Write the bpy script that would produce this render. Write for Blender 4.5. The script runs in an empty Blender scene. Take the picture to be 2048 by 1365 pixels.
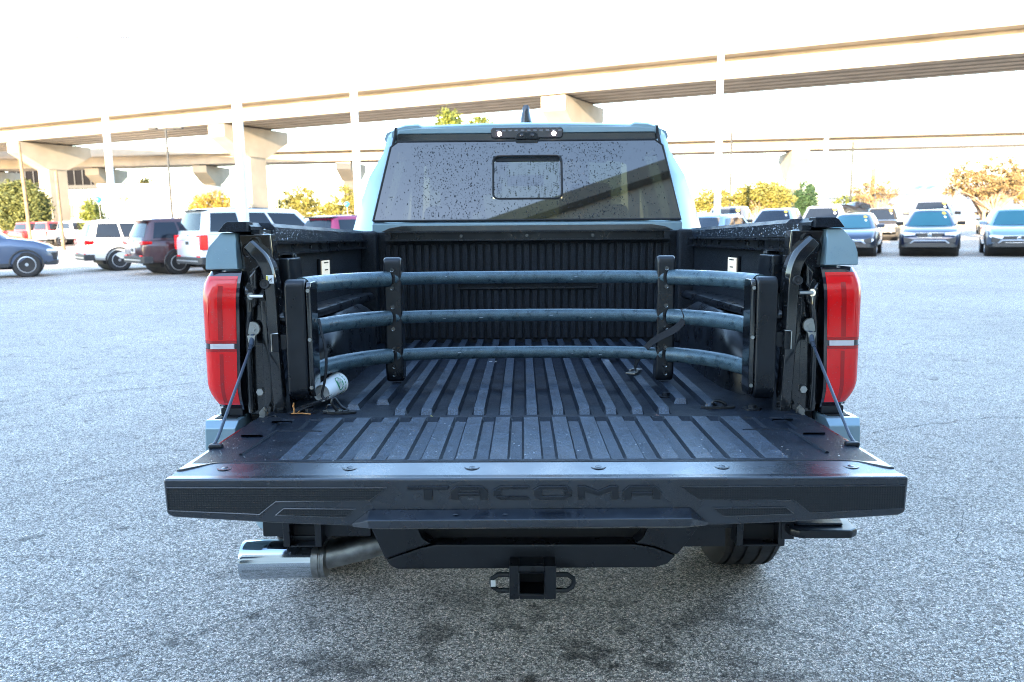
import bpy, bmesh, math, random
from mathutils import Vector, Matrix, Euler
rnd = random.Random(7)
sc = bpy.context.scene
COL = sc.collection
R = math.radians

# ---------------------------------------------------------------- camera
camd = bpy.data.cameras.new('camera'); cam = bpy.data.objects.new('camera', camd); COL.objects.link(cam)
cam.location = (0, 0, 1.4366)
cam.matrix_basis = Matrix.Translation(cam.location) @ (Matrix.Rotation(R(90 - 8.49), 4, 'X') @ Matrix.Rotation(R(-.8), 4, 'Z'))
camd.sensor_width = 36; camd.lens = 36 * 1604 / 2048
camd.clip_start = 0.05; camd.clip_end = 6000
camd.dof.use_dof = True; camd.dof.focus_distance = 2.25; camd.dof.aperture_fstop = 5.6
sc.camera = cam
# ---------------------------------------------------------------- light
SUN_EL = R(12); SUN_AZ = (-0.33, -0.944)      # plan direction towards the sun
w = bpy.data.worlds.new('World'); sc.world = w; w.use_nodes = True
nt = w.node_tree; nt.nodes.clear()
sky = nt.nodes.new('ShaderNodeTexSky'); sky.sky_type = 'NISHITA'; sky.sun_disc = False
sky.sun_elevation = SUN_EL; sky.sun_rotation = math.atan2(SUN_AZ[0], SUN_AZ[1])
sky.air_density = 1.0; sky.dust_density = .8; sky.ozone_density = 1.5
bg = nt.nodes.new('ShaderNodeBackground'); bg.inputs[1].default_value = 0.15
wo = nt.nodes.new('ShaderNodeOutputWorld')
nt.links.new(sky.outputs[0], bg.inputs[0]); nt.links.new(bg.outputs[0], wo.inputs[0])
sd = bpy.data.lights.new('sun', 'SUN'); sd.energy = 4.0; sd.angle = R(0.5); sd.color = (1.0, 0.76, 0.50)
sun = bpy.data.objects.new('sun', sd); COL.objects.link(sun)
sv = Vector((SUN_AZ[0] * math.cos(SUN_EL), SUN_AZ[1] * math.cos(SUN_EL), math.sin(SUN_EL)))
sun.rotation_euler = sv.to_track_quat('Z', 'Y').to_euler(); sun.location = (-30, -40, 40)
vs = sc.view_settings; vs.view_transform = 'Standard'; vs.look = 'None'; vs.gamma = 1; vs.use_curve_mapping = False
vs.exposure = 3.45
sc.render.engine = 'CYCLES'
sc.cycles.use_denoising = True; sc.cycles.denoiser = 'OPENIMAGEDENOISE'; sc.cycles.denoising_input_passes = 'RGB_ALBEDO_NORMAL'; sc.cycles.denoising_prefilter = 'NONE'; sc.cycles.filter_width = 1.0
sc.cycles.max_bounces = 8; sc.cycles.transparent_max_bounces = 12
sc.cycles.sample_clamp_indirect = 8

# ---------------------------------------------------------------- materials
def nd(nt, t, **k):
    n = nt.nodes.new(t)
    for a, b in k.items(): setattr(n, a, b)
    return n
def P(name, col, rough=.5, metal=0., coat=0., bump=None, var=0., varscale=8., rvar=0., spec=None, emit=None, estr=0., trans=0., ior=None, speck=None):
    m = bpy.data.materials.new(name); m.use_nodes = True
    t = m.node_tree; b = t.nodes['Principled BSDF']
    I = b.inputs
    I['Base Color'].default_value = (*col, 1); I['Roughness'].default_value = rough; I['Metallic'].default_value = metal
    I['Coat Weight'].default_value = coat; I['Coat Roughness'].default_value = .06 if coat > .9 else .27
    if spec is not None: I['Specular IOR Level'].default_value = spec
    if emit: I['Emission Color'].default_value = (*emit, 1); I['Emission Strength'].default_value = estr
    if trans: I['Transmission Weight'].default_value = trans
    if ior: I['IOR'].default_value = ior
    tc = nd(t, 'ShaderNodeTexCoord')
    if var or rvar:
        n = nd(t, 'ShaderNodeTexNoise'); n.inputs['Scale'].default_value = varscale; n.inputs['Detail'].default_value = 6
        t.links.new(tc.outputs['Object'], n.inputs['Vector'])
        if var:
            mr = nd(t, 'ShaderNodeMapRange'); mr.inputs[1].default_value = .3; mr.inputs[2].default_value = .7
            mr.inputs[3].default_value = 1 - var; mr.inputs[4].default_value = 1 + var
            t.links.new(n.outputs[0], mr.inputs[0])
            mx = nd(t, 'ShaderNodeVectorMath', operation='SCALE'); mx.inputs[0].default_value = col
            t.links.new(mr.outputs[0], mx.inputs['Scale']); t.links.new(mx.outputs[0], I['Base Color'])
        if rvar:
            mr = nd(t, 'ShaderNodeMapRange'); mr.inputs[1].default_value = .35; mr.inputs[2].default_value = .65
            mr.inputs[3].default_value = max(.02, rough - rvar); mr.inputs[4].default_value = rough + rvar
            t.links.new(n.outputs[0], mr.inputs[0]); t.links.new(mr.outputs[0], I['Roughness'])
    if speck:   # fine grain in the colour: (scale, lowest factor, highest factor)
        n3 = nd(t, 'ShaderNodeTexNoise'); n3.inputs['Scale'].default_value = speck[0]; n3.inputs['Detail'].default_value = 2; n3.inputs['Roughness'].default_value = .7
        t.links.new(tc.outputs['Object'], n3.inputs['Vector'])
        m3 = nd(t, 'ShaderNodeMapRange'); m3.inputs[1].default_value = .34; m3.inputs[2].default_value = .68; m3.inputs[3].default_value = speck[1]; m3.inputs[4].default_value = speck[2]
        t.links.new(n3.outputs[0], m3.inputs[0])
        v3 = nd(t, 'ShaderNodeVectorMath', operation='SCALE'); t.links.new(m3.outputs[0], v3.inputs['Scale'])
        if I['Base Color'].links: t.links.new(I['Base Color'].links[0].from_socket, v3.inputs[0])
        else: v3.inputs[0].default_value = col
        t.links.new(v3.outputs[0], I['Base Color'])
    if bump:
        sc_, st, kind = bump
        if kind == 'noise':
            n2 = nd(t, 'ShaderNodeTexNoise'); n2.inputs['Scale'].default_value = sc_; n2.inputs['Detail'].default_value = 3
        else:
            n2 = nd(t, 'ShaderNodeTexVoronoi'); n2.inputs['Scale'].default_value = sc_
            if kind == 'grid': n2.inputs['Randomness'].default_value = 0
        t.links.new(tc.outputs['Object'], n2.inputs['Vector'])
        bp = nd(t, 'ShaderNodeBump'); bp.inputs['Strength'].default_value = st; bp.inputs['Distance'].default_value = .002
        t.links.new(n2.outputs[0], bp.inputs['Height']); t.links.new(bp.outputs[0], I['Normal'])
    return m
def window_mat(name, tint, ior=1.6, rough=.0, bump=None):
    m = bpy.data.materials.new(name); m.use_nodes = True; t = m.node_tree; t.nodes.clear()
    o = nd(t, 'ShaderNodeOutputMaterial'); mix = nd(t, 'ShaderNodeMixShader')
    tr = nd(t, 'ShaderNodeBsdfTransparent'); tr.inputs[0].default_value = (*tint, 1)
    gl = nd(t, 'ShaderNodeBsdfGlossy'); gl.inputs['Roughness'].default_value = rough
    f0 = ((ior - 1) / (ior + 1)) ** 2
    lw = nd(t, 'ShaderNodeLayerWeight'); lw.inputs[0].default_value = .5
    pw = nd(t, 'ShaderNodeMath', operation='POWER'); t.links.new(lw.outputs['Facing'], pw.inputs[0]); pw.inputs[1].default_value = 5
    fr = nd(t, 'ShaderNodeMapRange'); t.links.new(pw.outputs[0], fr.inputs[0]); fr.inputs[3].default_value = f0; fr.inputs[4].default_value = 1
    t.links.new(fr.outputs[0], mix.inputs[0]); t.links.new(tr.outputs[0], mix.inputs[1]); t.links.new(gl.outputs[0], mix.inputs[2])
    t.links.new(mix.outputs[0], o.inputs[0])
    return m
M = {}
M['paint'] = P('blue_grey_paint', (.225, .33, .385), .28, .35, 1.0)
M['liner'] = P('bed_liner_plastic', (.0050, .0080, .0135), .46, 0, .06, spec=.2, speck=(330, .3, 2.6), bump=(520, .5, 'noise'), var=.25, varscale=9, rvar=.08)
M['liner_skylit'] = P('skylit_liner_plastic', (.023, .034, .051), .42, 0, .38, speck=(330, .15, 2.6), bump=(420, .9, 'noise'), var=.35, varscale=30, rvar=.08)  # lighter liner copy: sky sheen on the ribs painted into the colour
M['liner_wall'] = P('bed_wall_plastic', (.007, .0095, .0135), .48, spec=.3, speck=(260, .2, 2.6), bump=(480, .6, 'noise'), var=.2, varscale=7)
M['black'] = P('satin_black_plastic', (.006, .008, .012), .32, var=.3, varscale=14, rvar=.08)
M['gate'] = P('tailgate_black_plastic', (.0075, .012, .020), .28, 0, .85, var=.3, varscale=11, rvar=.08, bump=(600, .06, 'noise'))
M['mesh'] = P('dotted_black_plastic', (.016, .018, .022), .34, bump=(190, 1.0, 'grid'))
_m = M['mesh']; _t = _m.node_tree; _v = [n for n in _t.nodes if n.type == 'TEX_VORONOI'][0]; _r = nd(_t, 'ShaderNodeValToRGB')
_r.color_ramp.elements[0].position = .12; _r.color_ramp.elements[0].color = (.055, .075, .105, 1); _r.color_ramp.elements[1].position = .42; _r.color_ramp.elements[1].color = (.005, .007, .010, 1)
_t.links.new(_v.outputs[0], _r.inputs[0]); _t.links.new(_r.outputs[0], _t.nodes['Principled BSDF'].inputs['Base Color'])
M['blackgloss'] = P('gloss_black_paint', (.008, .009, .011), .16, 0, 1.0, var=.2, rvar=.06)
M['dark'] = P('dark_void', (.006, .006, .007), .7)
M['rubber'] = P('tyre_rubber', (.017, .017, .018), .65, var=.25, varscale=20)
M['tube'] = P('grey_anodised_tube', (.062, .102, .124), .36, .25, 0, speck=(420, .6, 1.6), var=.28, varscale=38, rvar=.12)
M['chrome'] = P('chrome', (.52, .57, .62), .07, 1)
M['steel'] = P('brushed_steel', (.30, .30, .29), .34, 1, var=.3, varscale=30)
M['zinc'] = P('zinc_bolt', (.50, .51, .50), .3, 1)
M['red'] = P('red_lens', (.76, .001, .003), .10, 0, .55)
M['reddark'] = P('dark_red_lens', (.40, .001, .003), .12, 0, .6)
M['smoke'] = P('smoked_lens', (.018, .012, .018), .08, 0, 1.0)
M['clear'] = P('clear_lens', (.62, .58, .60), .15, 0, 1.0, bump=(260, .5, 'grid'))
M['white'] = P('white_paper', (.78, .80, .80), .5)
M['green'] = P('green_print', (.015, .22, .09), .5)
M['yellow'] = P('yellow_print', (.75, .60, .12), .5)
M['webbing'] = P('black_webbing', (.014, .014, .017), .75, bump=(900, 1., 'noise'))
M['cable'] = P('dark_coated_cable', (.05, .065, .09), .35, .3)
M['twig'] = P('orange_twig', (.45, .19, .05), .7)
M['lamp_on'] = P('lit_lamp', (.9, .8, .7), .3, emit=(1, .80, .62), estr=14)
M['bedlamp'] = P('lit_bed_lamp', (.75, .72, .62), .3, emit=(1, .92, .72), estr=.05, bump=(180, .8, 'noise'))
M['glass_rear'] = window_mat('tinted_rear_glass', (.013, .0155, .0145), 2.05, .012)
M['glass'] = window_mat('car_glass', (.30, .36, .36), 1.65)
M['interior'] = P('dark_cloth', (.02, .021, .023), .8)
M['water_glass'] = P('water_on_dark_glass', (.012, .014, .018), .06, spec=.35)
M['water'] = P('water_drop', (.95, .97, 1), .02, trans=1, ior=1.33)

# ---------------------------------------------------------------- builders
def link(o, parent=None):
    COL.objects.link(o)
    if parent is not None: o.parent = parent
    return o
def finish(me, mat, smooth=35):
    if mat is not None:
        for mm in (mat if isinstance(mat, (list, tuple)) else [mat]): me.materials.append(mm)
    me.validate(); me.update()
    if smooth:
        me.polygons.foreach_set('use_smooth', [True] * len(me.polygons))
        try: me.set_sharp_from_angle(angle=R(smooth))
        except Exception: pass
    return me
def O(name, vf, mat, parent=None, bevel=0., seg=2, smooth=35, label=None, kind=None, face=None):
    v, f = vf
    me = bpy.data.meshes.new(name); me.from_pydata([tuple(p) for p in v], [], f)
    bm = bmesh.new(); bm.from_mesh(me); bmesh.ops.recalc_face_normals(bm, faces=bm.faces)
    if face is not None and Vector(face).dot(sum((f.normal * f.calc_area() for f in bm.faces), Vector())) < 0: bmesh.ops.reverse_faces(bm, faces=bm.faces)
    if bevel: 
        bmesh.ops.bevel(bm, geom=[e for e in bm.edges if len(e.link_faces) == 2 and e.calc_face_angle(0) > R(28)], offset=bevel, segments=seg, profile=.5, affect='EDGES', clamp_overlap=True)
    bm.to_mesh(me); bm.free()
    finish(me, mat, smooth)
    o = bpy.data.objects.new(name, me); link(o, parent)
    if bevel:
        wn = o.modifiers.new('weighted', 'WEIGHTED_NORMAL'); wn.keep_sharp = True; wn.weight = 80
    if label: o['label'] = label
    if kind: o['kind'] = kind
    return o
def thing(name, label, cat, loc=(0, 0, 0), rot=(0, 0, 0), group=None):
    o = bpy.data.objects.new(name, None); COL.objects.link(o); o.empty_display_size = .2
    o.location = loc; o.rotation_euler = rot; o['label'] = label; o['category'] = cat
    if group: o['group'] = group
    return o
def tag(o, label, cat, group=None):
    o['label'] = label; o['category'] = cat
    if group: o['group'] = group
    return o
def cat(*parts):
    V = []; F = []
    for v, f in parts:
        n = len(V); V += [tuple(p) for p in v]; F += [tuple(i + n for i in q) for q in f]
    return V, F
def box(x0, x1, y0, y1, z0, z1):
    v = [(x, y, z) for x in (x0, x1) for y in (y0, y1) for z in (z0, z1)]
    return v, [(0, 1, 3, 2), (4, 6, 7, 5), (0, 4, 5, 1), (2, 3, 7, 6), (0, 2, 6, 4), (1, 5, 7, 3)]
def xf(vf, m):
    return [tuple(m @ Vector(p)) for p in vf[0]], vf[1]
def prism(poly, a, b, axis='y'):
    """2D polygon extruded a..b along axis; polygon coords are the two other axes in xyz order"""
    n = len(poly)
    def mk(p, t):
        return {'x': (t, p[0], p[1]), 'y': (p[0], t, p[1]), 'z': (p[0], p[1], t)}[axis]
    v = [mk(p, a) for p in poly] + [mk(p, b) for p in poly]
    f = [tuple(range(n))[::-1], tuple(range(n, 2 * n))] + [(i, (i + 1) % n, n + (i + 1) % n, n + i) for i in range(n)]
    return v, f
def loft(rings, closed=True, cap=True):
    n = len(rings[0]); v = [p for r in rings for p in r]; f = []
    for i in range(len(rings) - 1):
        for j in range(n if closed else n - 1):
            k = (j + 1) % n
            f.append((i * n + j, i * n + k, (i + 1) * n + k, (i + 1) * n + j))
    if cap and closed:
        f.append(tuple(range(n))[::-1]); f.append(tuple(range((len(rings) - 1) * n, len(rings) * n)))
    return v, f
def grid(fn, nu, nv):
    v = [fn(i / nu, j / nv) for j in range(nv + 1) for i in range(nu + 1)]
    f = [(j * (nu + 1) + i, j * (nu + 1) + i + 1, (j + 1) * (nu + 1) + i + 1, (j + 1) * (nu + 1) + i) for j in range(nv) for i in range(nu)]
    return v, f
def tube(path, r, n=10, cap=True, flat=1.0):
    path = [Vector(p) for p in path]; rings = []
    up = None
    for i, p in enumerate(path):
        d = (path[min(i + 1, len(path) - 1)] - path[max(i - 1, 0)]).normalized()
        if up is None:
            up = Vector((0, 0, 1)) if abs(d.z) < .9 else Vector((1, 0, 0))
        a = d.cross(up).normalized(); b = a.cross(d).normalized(); up = b
        rr = r[i] if isinstance(r, (list, tuple)) else r
        rings.append([tuple(p + a * (rr * math.cos(2 * math.pi * k / n)) + b * (rr * flat * math.sin(2 * math.pi * k / n))) for k in range(n)])
    return loft(rings, True, cap)
def cyl(p0, p1, r, n=16, r1=None):
    return tube([p0, p1], [r, r if r1 is None else r1], n)
def ribbon(path, wdir, w, th=.002):
    """strap along path; wdir: width direction per point or one"""
    rings = []
    for i, p in enumerate(path):
        p = Vector(p); d = (Vector(path[min(i + 1, len(path) - 1)]) - Vector(path[max(i - 1, 0)])).normalized()
        wd = Vector(wdir[i] if isinstance(wdir, list) else wdir).normalized(); nn = d.cross(wd).normalized()
        rings.append([tuple(p + wd * (w / 2 * a) + nn * (th / 2 * b)) for a, b in ((-1, -1), (1, -1), (1, 1), (-1, 1))])
    return loft(rings)
def spline(pts, n=8):
    """Catmull-Rom through points"""
    pts = [Vector(p) for p in pts]; out = []
    for i in range(len(pts) - 1):
        p0 = pts[max(i - 1, 0)]; p1 = pts[i]; p2 = pts[i + 1]; p3 = pts[min(i + 2, len(pts) - 1)]
        for k in range(n):
            t = k / n
            out.append(tuple(.5 * ((2 * p1) + (-p0 + p2) * t + (2 * p0 - 5 * p1 + 4 * p2 - p3) * t * t + (-p0 + 3 * p1 - 3 * p2 + p3) * t ** 3)))
    out.append(tuple(pts[-1])); return out
def lathe(prof, n=24, axis='x'):
    """profile (t, r) revolved about axis"""
    rings = []
    for t, r in prof:
        ring = []
        for k in range(n):
            a = 2 * math.pi * k / n; c, s_ = r * math.cos(a), r * math.sin(a)
            ring.append({'x': (t, c, s_), 'y': (c, t, s_), 'z': (c, s_, t)}[axis])
        rings.append(ring)
    return loft(rings)
def shift(vf, d):
    return [(p[0] + d[0], p[1] + d[1], p[2] + d[2]) for p in vf[0]], vf[1]
def boolean(o, cutters):
    for c in cutters:
        m = o.modifiers.new('cut', 'BOOLEAN'); m.operation = 'DIFFERENCE'; m.object = c; m.solver = 'EXACT'
    bpy.context.view_layer.update()
    dg = bpy.context.evaluated_depsgraph_get()
    me = bpy.data.meshes.new_from_object(o.evaluated_get(dg), depsgraph=dg)
    old = o.data; o.modifiers.clear(); o.data = me
    for c in cutters: bpy.data.objects.remove(c, do_unlink=True)
    try: me.set_sharp_from_angle(angle=R(35))
    except Exception: pass
# ================================================================ GROUND
def asphalt():
    m = bpy.data.materials.new('worn_asphalt'); m.use_nodes = True; t = m.node_tree; b = t.nodes['Principled BSDF']; L = t.links.new
    tc = nd(t, 'ShaderNodeTexCoord')
    def vor(scale, feat='F1'):
        v = nd(t, 'ShaderNodeTexVoronoi', feature=feat); v.inputs['Scale'].default_value = scale
        L(warp.outputs[0], v.inputs['Vector']); return v
    def noise(scale, det=4, rough=.55):
        n = nd(t, 'ShaderNodeTexNoise'); n.inputs['Scale'].default_value = scale; n.inputs['Detail'].default_value = det
        n.inputs['Roughness'].default_value = rough; L(tc.outputs['Object'], n.inputs['Vector']); return n
    def rng(sock, a, b_, c, d):
        r = nd(t, 'ShaderNodeMapRange'); L(sock, r.inputs[0])
        for i, q in enumerate((a, b_, c, d)): r.inputs[i + 1].default_value = q
        return r.outputs[0]
    def mul(a, b_):
        x = nd(t, 'ShaderNodeMath', operation='MULTIPLY'); L(a, x.inputs[0])
        if isinstance(b_, float): x.inputs[1].default_value = b_
        else: L(b_, x.inputs[1])
        return x.outputs[0]
    nw = noise(60, 2)
    warp = nd(t, 'ShaderNodeVectorMath', operation='MULTIPLY_ADD'); L(nw.outputs['Color'], warp.inputs[0])
    warp.inputs[1].default_value = (.008, .008, .0); L(tc.outputs['Object'], warp.inputs[2])
    v1 = vor(135); v1e = vor(135, 'DISTANCE_TO_EDGE'); v2 = vor(260)
    sp = nd(t, 'ShaderNodeSeparateColor'); L(v1.outputs['Color'], sp.inputs[0])
    stone = rng(sp.outputs[0], 0, 1, .12, .76)
    gap = rng(v1e.outputs['Distance'], .0, .14, .16, 1.0)
    sp2 = nd(t, 'ShaderNodeSeparateColor'); L(v2.outputs['Color'], sp2.inputs[0])
    fine = rng(sp2.outputs[1], 0, 1, .62, 1.32)
    val = mul(mul(stone, gap), fine)
    big = rng(noise(.35, 5).outputs[0], .3, .7, .88, 1.12)
    mid = rng(noise(3.2, 5, .65).outputs[0], .3, .72, 1.12, .90)
    val = mul(mul(val, big), mid)
    # dark oily spots, denser where cars stand
    st = rng(noise(5.5, 4, .7).outputs[0], .60, .70, 1, .36)
    val = mul(val, st)
    # wet and oily blotches around where tailgates are loaded
    dv = nd(t, 'ShaderNodeVectorMath', operation='DISTANCE'); L(tc.outputs['Object'], dv.inputs[0]); dv.inputs[1].default_value = (.14, 1.95, 0)
    zone = rng(dv.outputs['Value'], .5, 1.5, 1, 0)
    blot = rng(noise(4.6, 4, .62).outputs[0], .525, .60, 0, .74)
    inv = nd(t, 'ShaderNodeMath', operation='SUBTRACT'); inv.inputs[0].default_value = 1; L(mul(zone, blot), inv.inputs[1])
    val = mul(val, inv.outputs[0])
    st2 = rng(noise(1.1, 3, .6).outputs[0], .63, .78, 1, .62)
    val = mul(val, st2)
    cb = nd(t, 'ShaderNodeMix', data_type='RGBA'); cb.inputs['A'].default_value = (1.15, .985, .84, 1); cb.inputs['B'].default_value = (1.06, .985, .91, 1)
    L(sp.outputs[1], cb.inputs['Factor'])
    sc2 = nd(t, 'ShaderNodeVectorMath', operation='SCALE'); L(cb.outputs['Result'], sc2.inputs[0]); L(val, sc2.inputs['Scale'])
    L(sc2.outputs[0], b.inputs['Base Color'])
    b.inputs['Roughness'].default_value = .7; b.inputs['Specular IOR Level'].default_value = .22
    bp = nd(t, 'ShaderNodeBump'); bp.inputs['Strength'].default_value = .8; bp.inputs['Distance'].default_value = .004
    L(v1e.outputs['Distance'], bp.inputs['Height']); L(bp.outputs[0], b.inputs['Normal'])
    return m
M['asphalt'] = asphalt()
M['crack'] = P('crack_fill', (.085, .083, .08), .9, speck=(90, .5, 1.8))
ground = O('asphalt_ground', grid(lambda u, v: (-900 + 1800 * u, -250 + 2000 * v, 0), 6, 6), M['asphalt'], smooth=0, kind='structure')
def crack(pts, wd):
    q = []
    for i in range(len(pts) - 1):
        a = Vector(pts[i]); b = Vector(pts[i + 1]); n = max(2, int((b - a).length / .05))
        q += [a.lerp(b, k / n) for k in range(n)]
    q.append(Vector(pts[-1])); off = 0; v = []; f = []
    for i, p in enumerate(q):
        d = (q[min(i + 1, len(q) - 1)] - q[max(i - 1, 0)]).normalized(); nn = Vector((-d.y, d.x))
        off = off * .8 + rnd.uniform(-.022, .022); w_ = wd * rnd.uniform(.10, .75)
        c = p + nn * off
        v += [(c.x + nn.x * w_, c.y + nn.y * w_, .004), (c.x - nn.x * w_, c.y - nn.y * w_, .004)]
        if i: f.append((2 * i - 2, 2 * i - 1, 2 * i + 1, 2 * i))
    return v, f
for pts, wd in (
        ([(-2.05, 2.22), (-1.55, 2.42), (-1.22, 2.62), (-.93, 2.86), (-.75, 3.05)], .006),
        ([(-2.6, 4.3), (-2.1, 4.75), (-1.75, 4.72), (-1.5, 4.35), (-1.2, 4.2)], .006),
        ([(-4.9, 5.9), (-3.6, 6.9), (-2.7, 7.4), (-1.7, 7.6)], .009),
        ([(-6.2, 9.0), (-4.2, 8.8), (-2.6, 8.4), (-1.6, 7.9)], .010),
        ([(-2.9, 3.3), (-2.1, 3.36), (-1.75, 3.3)], .005),
        ([(2.25, 3.0), (1.95, 3.3), (2.15, 3.75), (2.0, 4.4)], .004),
        ([(2.4, 5.2), (3.4, 5.6), (4.6, 5.4)], .008),
        ([(2.0, 7.8), (3.6, 8.3), (6.5, 8.0)], .010)):
    O('pavement_crack', crack(pts, wd), M['crack'], ground, smooth=0)

# ================================================================ THE PICKUP
truck = thing('pickup_truck', 'blue grey pickup truck seen from behind with its tailgate lowered and black ribbed bed', 'pickup truck',
              (0.0456, 2.2586, .0189))
truck.rotation_mode = 'YXZ'; truck.rotation_euler = (R(-1.0311), R(.347), R(-.8538))
T = truck
# --- bed floor with ridges
def ridged(xs_c, hw0, hw1, x0, x1, ys, zbase, hfun):
    xs = [x0]
    for c in xs_c: xs += [c - hw0, c - hw1, c + hw1, c + hw0]
    xs.append(x1); v = []; f = []
    for y in ys:
        for i, x in enumerate(xs):
            z = zbase
            if 0 < i < len(xs) - 1 and (i - 1) % 4 in (1, 2): z += hfun((i - 1) // 4, y)
            v.append((x, y, z))
    n = len(xs)
    for j in range(len(ys) - 1):
        for i in range(n - 1): f.append((j * n + i, j * n + i + 1, (j + 1) * n + i + 1, (j + 1) * n + i))
    return v, f
def hfloor(k, y):
    if abs(k - 7) <= 5: return .016 if y > -.034 else 0
    if abs(k - 7) == 6: return .015 if y > .10 else 0
    return .015 if y > .03 else 0
fl = O('bed_floor', ridged([.003 + .0755 * (k - 7) for k in range(15)], .0205, .0145, -.76, .765,
       [-.06, -.041, -.024, .03, .04, .10, .11, .2, .4, .6, .8, 1.0, 1.3, 1.53], .870, hfloor), M['liner'], T, smooth=20)
fl.data.materials.append(M['liner_skylit'])
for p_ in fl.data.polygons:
    if (p_.normal.z > .95 and p_.center.z > .884) or (p_.normal.y < -.3): p_.material_index = 1  # ridge tops and rear bump faces take the painted sky sheen
O('floor_front_edge', box(-.70, .705, -.064, -.059, .80, .8705), M['black'], fl)
# tie-down loops, bolts
for s, x, y in ((-1, -.555, -.01), (1, .552, .04)):
    ring = spline([(x - .005, y, .876), (x - .018, y - .008, .886 + (.014 if s < 0 else .0)), (x - .012, y - .005, .892 + (.024 if s < 0 else 0)), (x + .006, y, .890), (x + .024, y + .004, .878), (x + .012, y - .010, .876)], 6)
    o = O('tie_down_ring', tube(ring, .0045, 8), M['black'], T)
    O('ring_plate', prism([(x + .05 * math.cos(a) , y + .018 * math.sin(a)) for a in [i * math.pi / 8 for i in range(16)]], .8705, .876, 'z'), M['dark'], o)
for x, y in ((.645, .02), (-.645, .0), (.43, .21)):
    O('floor_bolt', cat(cyl((x, y, .870), (x, y, .874), .026, 16), cyl((x, y, .874), (x, y, .884), .014, 6)), M['black'], T)
# --- walls, wells, bulkhead
for s in (-1, 1):
    wl = O('bed_wall', cat(box(*sorted((s * .775, s * .80)), .03, 1.53, .80, 1.40),), M['liner_wall'], T)
    # wheel housing: lofted rounded hump
    rings = []
    for i, (y, k) in enumerate(((.22, .0), (.26, .55), (.36, .86), (.52, 1.0), (.90, 1.0), (1.08, .86), (1.2, .55), (1.25, 0))):
        d = .02 + .125 * (k ** .5); h = .02 + .225 * k
        rings.append([(s * .776, y, .868), (s * (.776 - d), y, .868), (s * (.776 - d), y, .868 + h * .72), (s * (.776 - d * .93), y, .868 + h * .9), (s * (.776 - d * .72), y, .868 + h), (s * .776, y, .868 + h)])
    O('wheel_housing', loft(rings), M['black'], T, smooth=60)
    # long moulded shelf on the wall, sloping, with a pocket at its rear end
    O('wall_shelf', xf(prism([(.02, 1.125), (.02, 1.15), (.16, 1.15), (1.22, 1.135), (1.30, 1.105), (1.22, 1.10)], *sorted((s * .776, s * .675)), 'x'), Matrix.Identity(4)), M['black'], T, bevel=.012)
    O('shelf_pocket', box(*sorted((s * .676, s * .671)), .05, .13, 1.118, 1.146), M['dark'], T)
    # cargo track under the rail
    tr = O('cargo_track', cat(box(*sorted((s * .775, s * .742)), .06, 1.46, 1.357, 1.364), box(*sorted((s * .775, s * .742)), .06, 1.46, 1.325, 1.331), box(*sorted((s * .774, s * .768)), .061, 1.459, 1.3312, 1.3568),
           box(*sorted((s * .774, s * .738)), .03, .06, 1.322, 1.367)), M['black'], T)
    for k in range(4):
        y = .12 + .42 * k
        O('track_bolt', cyl((s * .7665, y, 1.344), (s * .7615, y, 1.344), .007, 6), M['zinc'], tr)
    # rail cap (textured black): thick moulding, lower in front
    rings = []
    for y, z in ((.015, 1.421), (.12, 1.421), (.14, 1.420), (.5, 1.416), (1.0, 1.411), (1.55, 1.406)):
        ins = .795 if y < .13 else .765
        lo = .022 if y < .13 else .052
        rings.append([(s * ins, y, z - lo), (s * ins, y, z - .012), (s * (ins + .012), y, z), (s * .845, y, z - .010), (s * .872, y, z - .016), (s * .878, y, z - .024), (s * .84, y, z - .03), (s * .84, y, z - lo)])
    O('rail_cap', loft(rings), M['liner'], T, smooth=30)
    O('rail_end_cap', prism([(s * p[0], p[1]) for p in ((.800, 1.4225), (.856, 1.4225), (.866, 1.416), (.880, 1.398), (.884, 1.394), (.800, 1.394))], -.004, .05), M['liner'], T, bevel=.004)
    # bed lamp
    lp = O('bed_lamp', box(*sorted((s * .775, s * .763)), .66, .80, 1.228, 1.298), M['black'], T, bevel=.003)
    O('lamp_lens', box(*sorted((s * .7625, s * .759)), .672, .788, 1.235, 1.291), M['bedlamp'], lp, bevel=.002)
    O('lamp_strip', cat(box(*sorted((s * .759, s * .757)), .70, .76, 1.281, 1.285), box(*sorted((s * .759, s * .757)), .71, .75, 1.254, 1.258)), M['dark'], lp)
    # housing for the power socket / latch behind the jamb
    O('wall_box', cat(box(*sorted((s * .775, s * .715)), .10, .24, 1.20, 1.315), box(*sorted((s * .775, s * .74)), .24, .27, 1.18, 1.33)), M['black'], T, bevel=.006)
    O('wall_box_screw', cyl((s * .739, .255, 1.318), (s * .735, .255, 1.318), .007, 8), M['zinc'], T)
bh = [box(-.79, .79, 1.545, 1.57, .84, 1.398)]
for k in range(37):
    x = (k - 18) * .0366; mid = abs(x) < .33
    if mid: bh += [prism([(x - .013, .89), (x + .013, .89), (x + .013, 1.125), (x - .013, 1.125)], 1.533, 1.5455), prism([(x - .013, 1.168), (x + .013, 1.168), (x + .013, 1.342), (x - .013, 1.342)], 1.533, 1.5455)]
    else: bh += [prism([(x - .013, .89), (x + .013, .89), (x + .013, 1.342), (x - .013, 1.342)], 1.533, 1.5455)]
b_ = O('bulkhead', cat(*bh), M['liner_wall'], T, bevel=.003, seg=1)
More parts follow.
